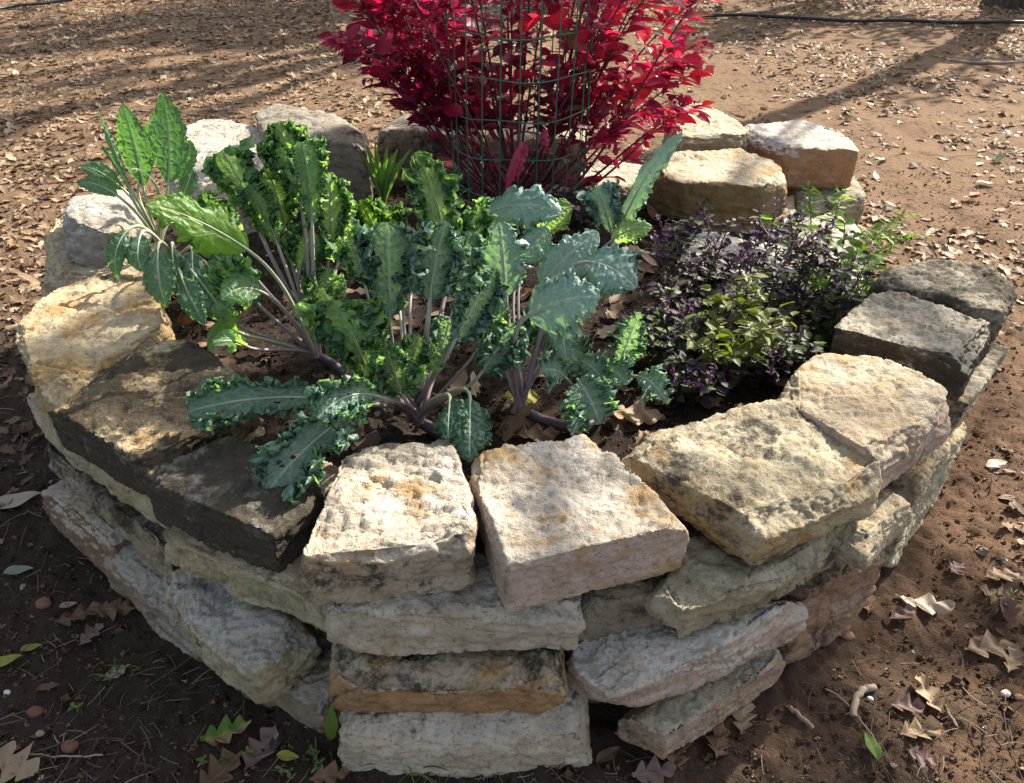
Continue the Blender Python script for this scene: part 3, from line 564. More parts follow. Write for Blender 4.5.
# broad leaved kale, right of the middle
b = gp(532, 425, .345); r_ = kale('broad leaved pale blue kale right of the middle with sunlit flat leaves', b)
cr = at(520, 408, 1.45); trunk(r_, [gp(592, 425, .35), gp(556, 432, .36), cr], .017, S_TRUNK)
for (kd, mt, bx_, by_, tx, ty, yb, yt, wd, bend, nh, rr_) in [
    ('broad', MBR, 528, 316, 600, 296, 1.44, 1.40, .165, (0, -.01, .03), (-.05, -.55, .85), .0075),
    ('broad', MBR, 586, 262, 636, 288, 1.56, 1.48, .17, (0, -.01, .035), (.2, -.65, .75), .007),
    ('broad', MBR, 541, 284, 598, 232, 1.62, 1.70, .125, (0, .0, .02), (-.3, -.75, .6), .007),
    ('broad', MBR, 506, 296, 500, 222, 1.60, 1.66, .135, (0, .0, .02), (-.1, -.92, .35), .007),
    ('broad', MBR, 488, 214, 562, 214, 1.90, 1.82, .14, (0, 0, .05), (.0, -.6, .8), .006),
    ('broad', MG, 540, 232, 572, 206, 1.92, 1.94, .10, (0, 0, .02), (.3, -.8, .5), .005),
    ('broad', MBR, 622, 224, 682, 132, 1.98, 2.05, .085, (-.02, 0, .03), (-.75, -.5, .5), .008),
    ('curly', MBR, 612, 234, 598, 186, 1.98, 2.0, .13, (0, .01, .01), (-.2, -.9, .3), .006),
    ('broad', MG, 612, 240, 652, 228, 1.90, 1.88, .08, (0, 0, .03), (.1, -.6, .8), .005),
    ('frill', MB_, 545, 352, 548, 300, 1.52, 1.6, .11, (0, .01, 0), (0, -.9, .4), .006),
    ('frill', MG, 500, 352, 490, 318, 1.5, 1.54, .09, (0, .01, 0), (0, -.9, .4), .006),
    ('broad', MBR, 524, 262, 548, 228, 1.75, 1.8, .11, (0, .01, 0), (.1, -.9, .4), .005), ('curly', MB_, 566, 312, 580, 270, 1.66, 1.72, .11, (0, .01, 0), (.1, -.9, .4), .005), ('curly', MB_, 520, 372, 508, 330, 1.44, 1.48, .10, (0, .01, 0), (0, -.9, .4), .005),
    ('broad', MB_, 560, 322, 566, 360, 1.52, 1.44, .08, (0, 0, .02), (0, -.9, .4), .005),
    ('frill', MG, 470, 240, 500, 202, 1.95, 2.0, .10, (0, .01, 0), (0, -.9, .4), .005)]:
    add_leaf(r_, cr + np.array((rng.normal() * .01, rng.normal() * .01, 0)), at(bx_, by_, yb), at(tx, ty, yt), wd * (.86 if kd == 'frill' else .92 if kd == 'curly' else 1), kd, mt, bend, nh, rr_ * .85)
# small lacy kale in front
b = gp(598, 428, .34); r_ = kale('small lacy kale with finely cut leaves behind the yellowish cap block', b)
cr = at(600, 416, 1.43); trunk(r_, [b, (b + cr) / 2, cr], .008, S_TRUNK)
for (bx_, by_, tx, ty, yb, yt, wd, bend, nh) in [
    (578, 380, 600, 424, 1.44, 1.34, .13, (0, -.01, .03), (0, -.85, .5)), (590, 376, 555, 345, 1.5, 1.52, .10, (0, 0, .02), (0, -.8, .6)), (566, 378, 540, 372, 1.46, 1.42, .09, (0, 0, .03), (0, -.7, .7)),
    (617, 372, 640, 312, 1.52, 1.56, .085, (0, .01, 0), (-.3, -.9, .3)), (636, 376, 668, 404, 1.46, 1.40, .07, (0, 0, .035), (.1, -.7, .7)), (584, 414, 572, 436, 1.36, 1.30, .06, (0, 0, .02), (0, -.8, .6)),
    (602, 372, 628, 384, 1.5, 1.42, .09, (0, 0, .03), (.1, -.8, .6)), (606, 384, 580, 360, 1.46, 1.5, .08, (0, 0, .02), (0, -.9, .5))]:
    add_leaf(r_, cr, at(bx_, by_, yb), at(tx, ty, yt), wd, 'lacy', MB_, bend, nh, .0045)

# strap leaved seedling at the rear
M_STRAP = kale_mat('strap_leaf', (.045, .12, .025), (.075, .17, .035), (.11, .22, .05), (.2, .42, .04), .35, 1, .02, .4, .1)
b = at(380, 166, 3.2); b[2] = soil_z(b[0], b[1]); r_ = tag(empty('strap_leaf_plant', b), 'light green strap leaved clump on dark soil before the rear stones', 'plant')
for (tx, ty, dy, wd, bd) in [(352, 136, -.02, .04, .06), (362, 128, .05, .045, .05), (372, 124, .1, .045, .02), (388, 128, .05, .04, .03), (402, 132, 0, .04, .05), (410, 142, -.05, .035, .06), (395, 138, -.1, .04, .04), (420, 132, .05, .035, .06)]:
    add_leaf(r_, b, b + (0, 0, .01), b + (at(tx, ty, b[1] + dy) - b) * .78, wd * .8, 'strap', (M_STRAP, S_GREEN), (0, 0, bd * .7), (0, -.7, .7), .003)

# ------------------------------------------------------------------ small leaved bushes
def little(n=6, m=5, fold=.25, droop=.25, wr=.55, ptd=1.):
    """template of one small leaf along +X, unit length"""
    u = np.linspace(0, 1, n); v = np.linspace(-1, 1, m); U, V = np.meshgrid(u, v, indexing='ij')
    wv = np.sin(np.pi * u ** .75) ** ptd * wr / 2
    X = np.stack([U, V * wv[:, None], fold * np.abs(V) * wv[:, None] - droop * U ** 2 + .03 * np.sin(9 * U) * np.abs(V)], -1)
    return X.reshape(-1, 3), gridf(n, m), np.stack([U, (V + 1) / 2], -1).reshape(-1, 2)
def put_leaf(mb, tpl, p, d, size, rs, roll=.6, c=None, upb=UPV):
    X, f, uv = tpl; d = unit(np.asarray(d)); s = unit(np.cross(upb + rs.normal(size=3) * roll * .5, d)); n = np.cross(d, s)
    mb.add(np.asarray(p) + size * (X[:, :1] * d + X[:, 1:2] * s + X[:, 2:3] * n), f, uv, rs.uniform(0, 1) if c is None else c)
T_OVAL, T_BAS, T_THIN, T_PT = little(7, 5, .3, .3, .58, .9), little(6, 5, .25, .2, .55, .8), little(5, 3, .1, .2, .16), little(7, 5, .3, .25, .5, 1.15)

# red amaranth inside and around the cage
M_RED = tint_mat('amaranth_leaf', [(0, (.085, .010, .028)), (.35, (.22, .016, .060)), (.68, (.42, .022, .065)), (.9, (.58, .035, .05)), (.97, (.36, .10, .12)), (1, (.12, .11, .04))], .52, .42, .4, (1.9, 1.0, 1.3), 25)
M_REDSTEM = tint_mat('amaranth_stem', [(0, (.06, .012, .022)), (1, (.15, .02, .04))], 0, .5, .4)
b = np.array((.03, 3.18, .17)); r_ = tag(empty('red_amaranth', b), 'bushy deep red amaranth growing up through the wire cage', 'amaranth'); rs = np.random.default_rng(31)
fol = MB(); nst = 0
ends = []
for q in range(9):
    a = rs.uniform(0, 2 * np.pi); rad = rs.uniform(.05, .36); ends.append((b[0] + rad * np.cos(a), b[1] + rad * np.sin(a) * .9, rs.uniform(.85, 1.5)))
for q in range(19): ends.append((b[0] - rs.uniform(.32, .80), b[1] + rs.uniform(-.25, .4), rs.uniform(.62, 1.25)))
for q in range(19): ends.append((b[0] + rs.uniform(.32, .77), b[1] + rs.uniform(-.28, .4), rs.uniform(.55, 1.25)))
for q, e in enumerate(ends):
    e = np.array(e); h = e - b; p0 = b + np.array((rs.normal() * .06, rs.normal() * .06, 0)); out = np.hypot(h[0], h[1])
    P = bez([p0, p0 + (h[0] * .45, h[1] * .45, h[2] * .35), e + (-h[0] * .25, -h[1] * .25, -h[2] * .08), e], 26)
    mb = MB(); v, f, uv = tube(P, np.linspace(.0065, .0018, 26), 6); mb.add(v, f, uv, rs.uniform()); link('stem', mb.mesh('stem', b), M_REDSTEM, r_)
    T = unit(np.gradient(P, axis=0)); th = rs.uniform(0, 6)
    for j in range(5, 26):
        if P[j, 2] < .50 and rs.uniform() < .88: continue
        for kk in range((2 if j < 22 else 3) if rs.uniform() < .8 else 1):
            th += 2.4 + rs.normal() * .4; d = np.array((np.cos(th), np.sin(th), rs.uniform(-.15, .55))) + T[j] * .4
            bright = np.clip(rs.normal(.22, .17) + .34 * smooth(.1, .6, P[j, 0]) + .16 * smooth(.5, 1., P[j, 2]), 0, .985) if rs.uniform() < .97 else 1.  # brighter on the sunny right, light put into the tint; burgundy lower down
            L_ = rs.uniform(.04, .12) * (1 if j < 22 else .85); pl = rs.uniform(.012, .04)
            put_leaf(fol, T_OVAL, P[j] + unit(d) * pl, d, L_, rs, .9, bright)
            v, f, uv = tube(np.array([P[j], P[j] + unit(d) * pl * 1.2]), .0012, 4); fol.add(v, f, uv, .3)
        if rs.uniform() < .5:                                           # little side shoots of small leaves
            d = np.array((rs.normal(), rs.normal(), .5)); d = unit(d) * rs.uniform(.06, .14)
            v, f, uv = tube(bez([P[j], P[j] + d * .5 + (0, 0, .01), P[j] + d], 5), .0015, 4); fol.add(v, f, uv, .3)
            for jj in range(5): put_leaf(fol, T_OVAL, P[j] + d * rs.uniform(.3, 1), d * 4 + rs.normal(size=3), rs.uniform(.022, .045), rs, 1, np.clip(rs.normal(.35, .2), 0, 1))
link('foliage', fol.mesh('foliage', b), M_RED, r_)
M_TAS = tint_mat('amaranth_tassel', [(0, (.30, .03, .07)), (.6, (.45, .06, .12)), (1, (.5, .2, .2))], .25, .6, .3, (1.5, 1, 1), 90)
for (x0, y0, x1, y1, Y_) in [(523, 142, 507, 192, 2.84), (527, 146, 516, 180, 2.86), (545, 130, 547, 150, 2.86)]:
    mb = MB(); P = bez([at(x0, y0, Y_), at((x0 + x1) / 2 - 3, (y0 + y1) / 2, Y_ - .03), at(x1, y1, Y_ - .04)], 30)
    v, f, uv = tube(P, .016 * np.sin(np.pi * np.linspace(.08, .97, 30)) ** .6, 9); v += rng.normal(size=v.shape) * .0022; mb.add(v, f, uv, rng.uniform())
    for q in range(40): put_leaf(mb, T_THIN, P[rng.integers(2, 29)], rng.normal(size=3) + (0, 0, -1.2), rng.uniform(.018, .03), rng, 1)
    link('tassel', mb.mesh('tassel', b), M_TAS, r_)

# green wire cage round it
k = NT('green_coated_wire'); M_WIRE = k.done(k.bsdf((.02, .15, .085), .35, .5))
CG = np.array((.02, 3.16)); CR, CZ0, CZ1 = .275, .165, 1.42
r_ = tag(empty('wire_cage', (*CG, CZ0)), 'cylinder of green welded wire mesh standing round the red amaranth', 'plant cage')
def wob(a, z): return np.stack([CG[0] + CR * (1 + .02 * np.sin(3 * a + z * 4)) * np.cos(a) + .012 * z, CG[1] + CR * (1 + .02 * np.cos(2 * a)) * np.sin(a), z + .006 * np.sin(5 * a + 7 * z)], -1)
for z in np.arange(CZ0 + .03, CZ1, .145):
    a = np.linspace(0, 2 * np.pi, 61); mb = MB(); v, f, uv = tube(wob(a, np.full(61, z)), .0026, 5); mb.add(v, f, uv); link('hoop', mb.mesh('hoop', r_.location), M_WIRE, r_)
for a in list(np.arange(0, 2 * np.pi, 2 * np.pi / 24)) + [.09, 3.2]:
    z = np.linspace(CZ0 - .03, CZ1, 24); mb = MB(); v, f, uv = tube(wob(np.full(24, a), z), .0026, 5); mb.add(v, f, uv); link('upright', mb.mesh('upright', r_.location), M_WIRE, r_)

# purple basil
M_BAS = tint_mat('basil_leaf', [(0, (.013, .010, .016)), (.3, (.026, .016, .028)), (.62, (.05, .024, .042)), (.78, (.05, .075, .03)), (1, (.10, .145, .04))], .25, .55, .3, (1.8, 1.8, .8), 40)
M_OLIVE = tint_mat('basil_green_leaf', [(0, (.035, .06, .018)), (.5, (.075, .11, .025)), (1, (.15, .165, .03))], .4, .5, .35, (1.7, 1.9, .4), 40)
M_BSTEM = tint_mat('basil_stem', [(0, (.06, .03, .035)), (1, (.14, .09, .06))], 0, .6, .3)
M_PETAL = tint_mat('basil_flower', [(0, (.035, .016, .035)), (.5, (.085, .03, .085)), (.78, (.16, .06, .17)), (1, (.48, .20, .50))], .3, .6, .3, (1.3, 1, 1.3), 90)
def basil(label, base, spread, hgt, nst, seed, green=0., mat=None, size=.033, spike=.5, lean=(0, 0)):
    rs = np.random.default_rng(seed); base = np.asarray(base); r_ = tag(empty('basil_plant', base), label, 'basil', 'basil plants in the bed'); fol = MB()
    for q in range(nst):
        a = 2 * np.pi * q / nst + rs.normal() * .4; rad = spread * rs.uniform(.25, 1); hh = hgt * rs.uniform(.65, 1.02)
        e = base + (rad * np.cos(a) + lean[0], rad * np.sin(a) + lean[1], hh)
        P = bez([base + rs.normal(size=3) * (.012, .012, 0), base + (rad * .5 * np.cos(a), rad * .5 * np.sin(a), hh * .35), e - (0, 0, hh * .35), e], 16)
        branches = [(P, 1.)]
        for j in (5, 8, 10, 12):
            d = np.array((rs.normal(), rs.normal(), 1.1)); d = unit(d) * hgt * rs.uniform(.18, .32); branches.append((bez([P[j], P[j] + d * .5 + rs.normal(size=3) * .01, P[j] + d], 10), .6))
        for Q, s_ in branches:
            v, f, uv = tube(Q, np.linspace(.0032 * s_ + .0008, .0012, len(Q)), 5); mb = MB(); mb.add(v, f, uv, rs.uniform()); nm = 'stem' if s_ == 1. else 'side_shoot'; link(nm, mb.mesh(nm, base), M_BSTEM, r_)
            th = rs.uniform(0, 3); sp = rs.uniform() < spike
            for j in range(3, len(Q)):
                if sp and j > len(Q) * .72: continue
                th += 1.57
                for sgn in (1, -1):
                    if rs.uniform() < .12 + .4 * (j / len(Q)) * (mat is None): continue
                    d = np.array((sgn * np.cos(th), sgn * np.sin(th), rs.uniform(-.15, .5)))
                    c_ = np.clip(rs.uniform(0, .68) if rs.uniform() > green else rs.uniform(.75, 1), 0, 1)
                    put_leaf(fol, T_BAS if mat is None else T_OVAL, Q[j] + unit(d) * .008, d, size * rs.uniform(.6, 1.25), rs, .7, c_)
            if sp:
                fl = MB(); tip = Q[-1] + unit(Q[-1] - Q[-4]) * rs.uniform(.02, .06); base_ = Q[int(len(Q) * .7)]
                for wv in range(9):
                    p = base_ * (1 - wv / 8) + tip * wv / 8
                    for g in range(5):
                        d = rs.normal(size=3) + (0, 0, .3); put_leaf(fl, T_BAS, p, d, rs.uniform(.007, .013), rs, 1, np.clip(rs.normal(.2, .18), 0, .7) if rs.uniform() > .07 else 1.)
                link('flower_spike', fl.mesh('flower_spike', base), M_PETAL, r_)
    link('foliage', fol.mesh('foliage', base), mat or M_BAS, r_)
    return r_
basil('flowering purple basil at the back of the basil patch before the golden boulder', gp(672, 322, .25), .13, 0.414, 6, 41, 0.25, spike=.45, lean=(.02, .05))
basil('tall purple basil with mauve flower spikes in front of the flat white slab', gp(742, 352, .26), .13, 0.43, 5, 42, 0.20, spike=.5, lean=(.02, .03))
basil('purple basil at the right of the patch leaning towards the grey cap block', gp(800, 356, .25), .12, 0.380, 6, 43, 0.35, spike=.4, lean=(.05, .02))
basil('mixed green and purple basil left in the patch beside the broad leaved kale', gp(662, 376, .29), .12, 0.230, 7, 44, 0.50, spike=.3)
basil('olive green basil with larger leaves at the front of the patch', gp(728, 390, .31), .12, 0.27, 5, 45, 1., M_OLIVE, .034, 0)
basil('dark low purple basil in the middle of the patch', gp(705, 372, .29), .12, 0.18, 6, 46, 0.20, spike=.4)
basil('small bushy dark basil behind the broad leaved kale near the wire cage', gp(582, 232, .24), .14, 0.184, 7, 47, 0.30, spike=.2)
basil('spreading purple basil at the rear of the patch under the golden boulder', gp(708, 300, .23), .12, 0.172, 6, 49, 0.10, spike=.4)
basil('straggly purple basil between the tall basil and the green weed', gp(772, 330, .25), .13, 0.38, 4, 50, 0.25, spike=.5)
basil('dark purple basil at the front of the patch left of the olive green one', gp(690, 402, .33), .10, 0.15, 6, 53, 0.35, spike=.25)
basil('purple and green basil at the front of the patch right of the olive green one', gp(758, 384, .31), .09, 0.17, 5, 54, 0.35, spike=.35)
basil('purple basil low beside the buff cap block', gp(775, 386, .29), .09, 0.172, 6, 48, 0.55, spike=.1)
# tall green weed on the right
M_WEED = tint_mat('weed_leaf', [(0, (.06, .14, .02)), (.6, (.11, .24, .03)), (1, (.19, .29, .045))], .55, .5, .3, (2.2, 2.2, .5), 40)
def weed(label, base, tips, seed, tpl, size, dens, name='weed'):
    rs = np.random.default_rng(seed); base = np.asarray(base); r_ = tag(empty(name, base), label, 'weed'); fol = MB()
    for tp in tips:
        tp = np.asarray(tp); P = bez([base, base * .55 + tp * .45 + (0, 0, .05), tp], 20); v, f, uv = tube(P, np.linspace(.0032, .001, 20), 5); mb = MB(); mb.add(v, f, uv, rs.uniform()); link('stem', mb.mesh('stem', base), M_BSTEM, r_); th = 0
        for j in range(3, 20):
            for q in range(dens):
                th += 2.4; d = np.array((np.cos(th), np.sin(th), rs.uniform(-.1, .6))); put_leaf(fol, tpl, P[j] + rs.normal(size=3) * .004, d, size * rs.uniform(.5, 1.2), rs, .8)
    link('foliage', fol.mesh('foliage', base), M_WEED, r_)
weed('tall leafy green weed with purple tinged stems at the right end of the bed', gp(828, 358, .26), [at(846, 212, 2.12), at(862, 232, 2.1), at(884, 226, 2.2), at(878, 262, 2.0), at(820, 300, 1.95), at(858, 300, 1.9), at(888, 296, 1.95)], 51, T_PT, .055, 2)
weed('feathery light green sprigs at the right rear of the basil patch', gp(812, 300, .25), [at(808, 188, 2.35), at(776, 222, 2.2), at(842, 190, 2.4), at(826, 230, 2.2), at(905, 214, 2.35), at(912, 235, 2.3)], 52, T_THIN, .05, 6)
# ------------------------------------------------------------------ oaks up-sun of the bed (one foot shows at the top right corner)
k = NT('oak_bark'); c = k.coord('Object', scale=(1, 1, .25)); n = k.noise(c, 18, 7, .65)
M_BARK = k.done(k.bsdf(k.ramp(n, [(.3, (.03, .024, .02)), (.7, (.14, .115, .09))]), .95, .1, k.bump(n, 1, .03)))
M_DEAD = tint_mat('oak_leaf', [(0, (.10, .055, .025)), (.5, (.20, .12, .055)), (1, (.30, .21, .11))], .3, .7, .2, (1.4, 1.1, .8), 30)
def oak(label, x, y, r, h, leaves, seed, group=None, cz=.45):
    rs = np.random.default_rng(seed); z0 = float(gheight(np.array([x]), np.array([y]))[0]); r_ = tag(empty('oak_tree', (x, y, z0)), label, 'tree', group)
    tr = MB(); cr = MB(); lp = []
    def limb(p, d, L, rad, lev):
        e = p + d * L; q = bez([p, p + d * L * .5 + rs.normal(size=3) * L * .09, e + rs.normal(size=3) * L * .06], 9); rr = np.linspace(rad, rad * .55, 9)
        if lev == 0: rr[0] *= 1.7; rr[1] *= 1.18
        v, f, uv = tube(q, rr, 10 if lev == 0 else 6); tr.add(v, f, uv)
        if lev >= 2: lp.extend(q[3:])
        if lev < 4:
            for _ in range(5 if lev == 0 else 3):
                t = rs.uniform(cz if lev == 0 else .35, 1); o = unit(d + rs.normal(size=3) * .62 + (0, 0, .1)); limb(q[int(t * 8)], o, L * rs.uniform(.45, .62), rad * .5, lev + 1)
    limb(np.array((x, y, z0 - .1)), unit(np.array((rs.normal() * .05, rs.normal() * .05, 1))), h, r, 0)
    link('trunk', tr.mesh('trunk', (x, y, z0)), M_BARK, r_)
    if leaves:
        lp = np.array(lp)
        for _ in range(leaves): put_leaf(cr, T_LOW, lp[rs.integers(len(lp))] + rs.normal(size=3) * .16, rs.normal(size=3), rs.uniform(.09, .16), rs, 1)
        link('crown', cr.mesh('crown', (x, y, z0)), M_DEAD, r_)
T_LOW = little(4, 3, .2, .2, .5, .8)
gq = gp(1003, 6, 0)
oak('oak trunk whose foot stands at the top right corner among leaves', gq[0] + .05, gq[1] + .08, .15, 7.5, 0, 61, cz=.92)
for i, (x, y, r, h, lv) in enumerate([(2.2, 11.6, .14, 3, 1500), (4.6, 13.2, .34, 7, 0), (6.9, 9.9, .12, 2.2, 1100), (8.0, 16.6, .2, 6, 2400), (-.2, 11.8, .14, 3.2, 1500), (4.6, 10.4, .12, 2.0, 1500)]):
    oak('oak beyond the top of the photo whose shadow falls across the ground', x, y, r, h, lv, 70 + i, 'oaks beyond the top edge')

# ------------------------------------------------------------------ litter
def oakleaf(n=26, m=7, lobes=3.6, curl=.2, cup=.15, seed=0, deep=.62, wr=.62):
    rs = np.random.default_rng(seed); u = np.linspace(0, 1, n); v = np.linspace(-1, 1, m); U, V = np.meshgrid(u, v, indexing='ij')
    env = np.sin(np.pi * np.clip(u, .02, .98) ** .85) ** .55; tri = np.abs(((lobes * u + rs.uniform(0, .3)) % 1) * 2 - 1); lob = (1 - deep) + deep * (1 - np.abs(((lobes * u ** .9 + .15) % 1) - .58) * 2).clip(0, 1) ** .8
    env2 = np.where(u < .08, .12, env * lob); W = env2[:, None] * wr / 2 * (1 + .12 * rs.normal())
    Y_ = V * W; X = U + np.abs(V) * W * .7 * (1 - U)
    Z = curl * .55 * (U - .45) ** 2 * 2 + cup * .5 * (np.abs(V) ** 1.5) * W * 2.2 + .045 * np.sin(6 * U + rs.uniform(0, 6)) * V + .035 * np.sin(10 * U + rs.uniform(0, 6)) * np.abs(V) + .025 * np.sin(17 * U + 3 * V + rs.uniform(0, 6))
    return np.stack([X - .5, Y_, Z], -1).reshape(-1, 3), gridf(n, m), np.stack([U, (V + 1) / 2], -1).reshape(-1, 2)
TPL = [oakleaf(11, 3, 3.3, rng.uniform(-.15, .55), rng.uniform(-.2, .7), s) for s in range(9)] + [(lambda t: (t[0] - (.5, 0, 0), t[1], t[2]))(little(8, 4, .4, rng.uniform(-.3, .4), .45, .8)) for s in range(3)]
def place(tpl, p, ang, size, tilt=(0, 0)):
    X, f, uv = tpl; c, s = np.cos(ang), np.sin(ang); x = X * size; z = x[:, 2] + x[:, 0] * tilt[0] + x[:, 1] * tilt[1]
    return np.stack([x[:, 0] * c - x[:, 1] * s + p[0], x[:, 0] * s + x[:, 1] * c + p[1], z - np.percentile(z, 15) + p[2]], -1), f, uv
def leafvein(name, stops, trans=.15):
    k = NT(name); tc = k.n('ShaderNodeTexCoord'); sp = k.n('ShaderNodeSeparateXYZ'); k.l(tc.outputs['UV'], sp.inputs[0]); oc = k.coord('Object')
    av = k.math('ABSOLUTE', k.math('MULTIPLY_ADD', sp.outputs[1], 2, -1)); n = k.noise(oc, 30, 5, .65)
    col = k.ramp(k.math('ADD', k.attr('tint'), k.math('MULTIPLY_ADD', n, .5, -.25)), stops)
    fr = k.math('ABSOLUTE', k.math('MULTIPLY_ADD', k.math('FRACT', k.math('MULTIPLY', k.math('SUBTRACT', sp.outputs[0], k.math('MULTIPLY', av, .16)), 7)), 2, -1))
    vn = k.math('MAXIMUM', k.step(av, .10, .03), k.math('MULTIPLY', k.step(fr, .88, 1), .5))
    col = k.mix(k.math('MULTIPLY', vn, .45), col, k.mix(.5, col, (.40, .30, .2)))
    col = k.mix(k.math('MULTIPLY', k.step(k.noise(oc, 120, 3, .6), .62, .7), .5), col, (.04, .025, .015))
    return k.leafsh(col, k.mix(1, col, (1.3, 1.1, .8), 'MULTIPLY'), trans, .62, .3, k.bump(k.math('ADD', n, k.math('MULTIPLY', vn, .3)), .4, .004))
M_LIT = leafvein('fallen_leaf_brown', [(0, (.06, .035, .022)), (.3, (.16, .10, .06)), (.65, (.29, .20, .12)), (1, (.46, .37, .26))], .18)
def density(x, y):
    p = np.stack([x, y, x * 0 + 4], -1); n1 = fbm(p * .9, 3); n2 = fbm(p * 2.6 + 5, 3)
    left = smooth(.6, -1.6, x + .25 * (y - 5)); far = smooth(7.5, 9.2, y)
    d = .05 + .14 * smooth(3.5, 5, y) + .85 * left * smooth(1.6, 3.0, y) + .8 * far + .14 * smooth(0, .5, n1) + .25 * smooth(.1, .6, n2)
    return np.clip((d + .25 * n1) * (.55 + .9 * smooth(-.35, .35, n2 + .5 * n1)), .02, 1)
lit = MB(); N_ = 60000
ys = 1. + (13 - 1.) * rng.uniform(0, 1, N_) ** .85; xs = rng.uniform(-1, 1, N_) * (ys * .78 + 1.2)
okk = (rng.uniform(0, 1, N_) < density(xs, ys)) & (((xs / 1.52) ** 2 + ((ys - 2.3) / 1.6) ** 2) > 1)
xs, ys = xs[okk], ys[okk]; zs = gheight(xs, ys)
for x, y, z in zip(xs, ys, zs):
    near_ = y < 2.4
    sz = rng.uniform(.03, .085) * (.8 if near_ else 1)
    v, f, uv = place(TPL[rng.integers(len(TPL))], (x, y, z + .002), rng.uniform(0, 6.3), sz, rng.normal(size=2) * .22)
    lit.add(v, f, uv, np.clip(rng.normal(.56 if not near_ else .35, .23), 0, 1))
tag(link('leaf_litter', lit.mesh('leaf_litter'), M_LIT), 'brown oak leaf litter strewn over the ground around the bed', 'leaf litter', kind='stuff')
# twigs, straw and bark crumbs
M_STRAW = tint_mat('straw', [(0, (.05, .035, .025)), (.5, (.17, .125, .085)), (1, (.42, .34, .25))], 0, .8, .2)
tw = MB(); N_ = 12000
ys = .55 + 7.5 * rng.uniform(0, 1, N_) ** 1.7; xs = rng.uniform(-1, 1, N_) * (ys * .75 + .75)
okk = (((xs / 1.36) ** 2 + ((ys - 2.3) / 1.5) ** 2) > 1) & ((fbm(np.stack([xs, ys, xs * 0], -1) * 1.9, 3) > -.12) | (rng.uniform(0, 1, N_) < .25))
xs, ys = xs[okk], ys[okk]; zs = gheight(xs, ys)
for x, y, z in zip(xs, ys, zs):
    L_ = rng.uniform(.012, .06) * (1 + .12 * y) * (2.2 if rng.uniform() < .07 else 1); a = rng.uniform(0, 6.3); d = np.array((np.cos(a), np.sin(a), rng.normal() * .14)) * L_; p = np.array((x, y, z + .004 + abs(rng.normal()) * .004))
    q = bez([p - d / 2, p + rng.normal(size=3) * L_ * .1, p + d / 2], 4); v, f, uv = tube(q, rng.uniform(.0004, .0012) * (1 + .1 * y), 4); tw.add(v, f, uv, np.clip(rng.normal(.36, .25), 0, 1))
tag(link('straw_litter', tw.mesh('straw_litter'), M_STRAW), 'bits of straw and twig scattered on the soil', 'litter', kind='stuff')
M_CRUMB = tint_mat('crumb', [(0, (.035, .022, .015)), (.45, (.09, .055, .035)), (.75, (.17, .105, .065)), (.9, (.28, .20, .14)), (1, (.50, .46, .40))], 0, .95, .1)
OCT = np.array([(1, 0, 0), (-1, 0, 0), (0, 1, 0), (0, -1, 0), (0, 0, 1), (0, 0, -1), (.6, .6, .6), (-.6, .6, .6), (.6, -.6, .6), (-.6, -.6, .6), (.6, .6, -.6), (-.6, .6, -.6), (.6, -.6, -.6), (-.6, -.6, -.6)], float)
OF = np.array([(0, 6, 4, 8), (0, 12, 5, 10), (1, 9, 4, 7), (1, 11, 5, 13), (2, 10, 0, 6), (2, 7, 1, 11), (3, 8, 0, 12), (3, 13, 1, 9), (2, 6, 4, 7), (3, 9, 4, 8), (2, 11, 5, 10), (3, 12, 5, 13)])
OF = np.concatenate([OF])
cr_ = MB(); N_ = 30000
ys = .55 + 3.6 * rng.uniform(0, 1, N_) ** 1.6; xs = rng.uniform(-1, 1, N_) * (ys * .72 + .7)
okk = ((xs / 1.36) ** 2 + ((ys - 2.3) / 1.5) ** 2) > 1; xs, ys = xs[okk], ys[okk]; zs = gheight(xs, ys)
for x, y, z in zip(xs, ys, zs):
    s_ = (.0018 + .006 * rng.uniform() ** 3 + (.010 * rng.uniform() if rng.uniform() < .02 else 0))
    cr_.add(OCT * rng.uniform(.5, 1.4, (14, 1)) * s_ * np.array((1, rng.uniform(.6, 1.3), .7)) + (x, y, z + s_ * .3), OF, None, np.clip(rng.normal(.55, .2), 0, .88) if rng.uniform() < .985 else 1)
tag(link('soil_crumbs', cr_.mesh('soil_crumbs'), M_CRUMB), 'crumbs of soil bark and grit on the ground', 'grit', kind='stuff')
# mulch of old leaves and bits inside the bed
mu = MB(); N_ = 330
xs = rng.uniform(-1.15, 1.15, N_); ys = rng.uniform(1.1, 3.5, N_); okk = np.hypot(xs, ys - 2.3) < 1.22; xs, ys = xs[okk], ys[okk]
for x, y in zip(xs, ys):
    v, f, uv = place(TPL[rng.integers(len(TPL))], (x, y, soil_z(x, y) + .012), rng.uniform(0, 6.3), rng.uniform(.04, .10), rng.normal(size=2) * .3); mu.add(v, f, uv, np.clip(rng.normal(.35, .25), 0, 1))
tag(link('leaf_mulch', mu.mesh('leaf_mulch'), M_LIT), 'old leaves lying on the compost between the plants', 'leaf mulch', kind='stuff')
bc = MB(); xs = rng.uniform(-1.1, 1.1, 5000); ys = rng.uniform(1.05, 3.45, 5000); okk = np.hypot(xs, ys - 2.3) < 1.2; xs, ys = xs[okk], ys[okk]
for x, y in zip(xs, ys):
    s_ = .003 + .008 * rng.uniform() ** 3; bc.add(OCT * rng.uniform(.5, 1.4, (14, 1)) * s_ * np.array((1, rng.uniform(.6, 1.6), .6)) + (x, y, soil_z(x, y) + .008), OF, None, np.clip(rng.normal(.3, .25), 0, .85))
tag(link('compost_crumbs', bc.mesh('compost_crumbs'), M_CRUMB), 'lumps of compost and bark on the bed surface', 'compost', kind='stuff')

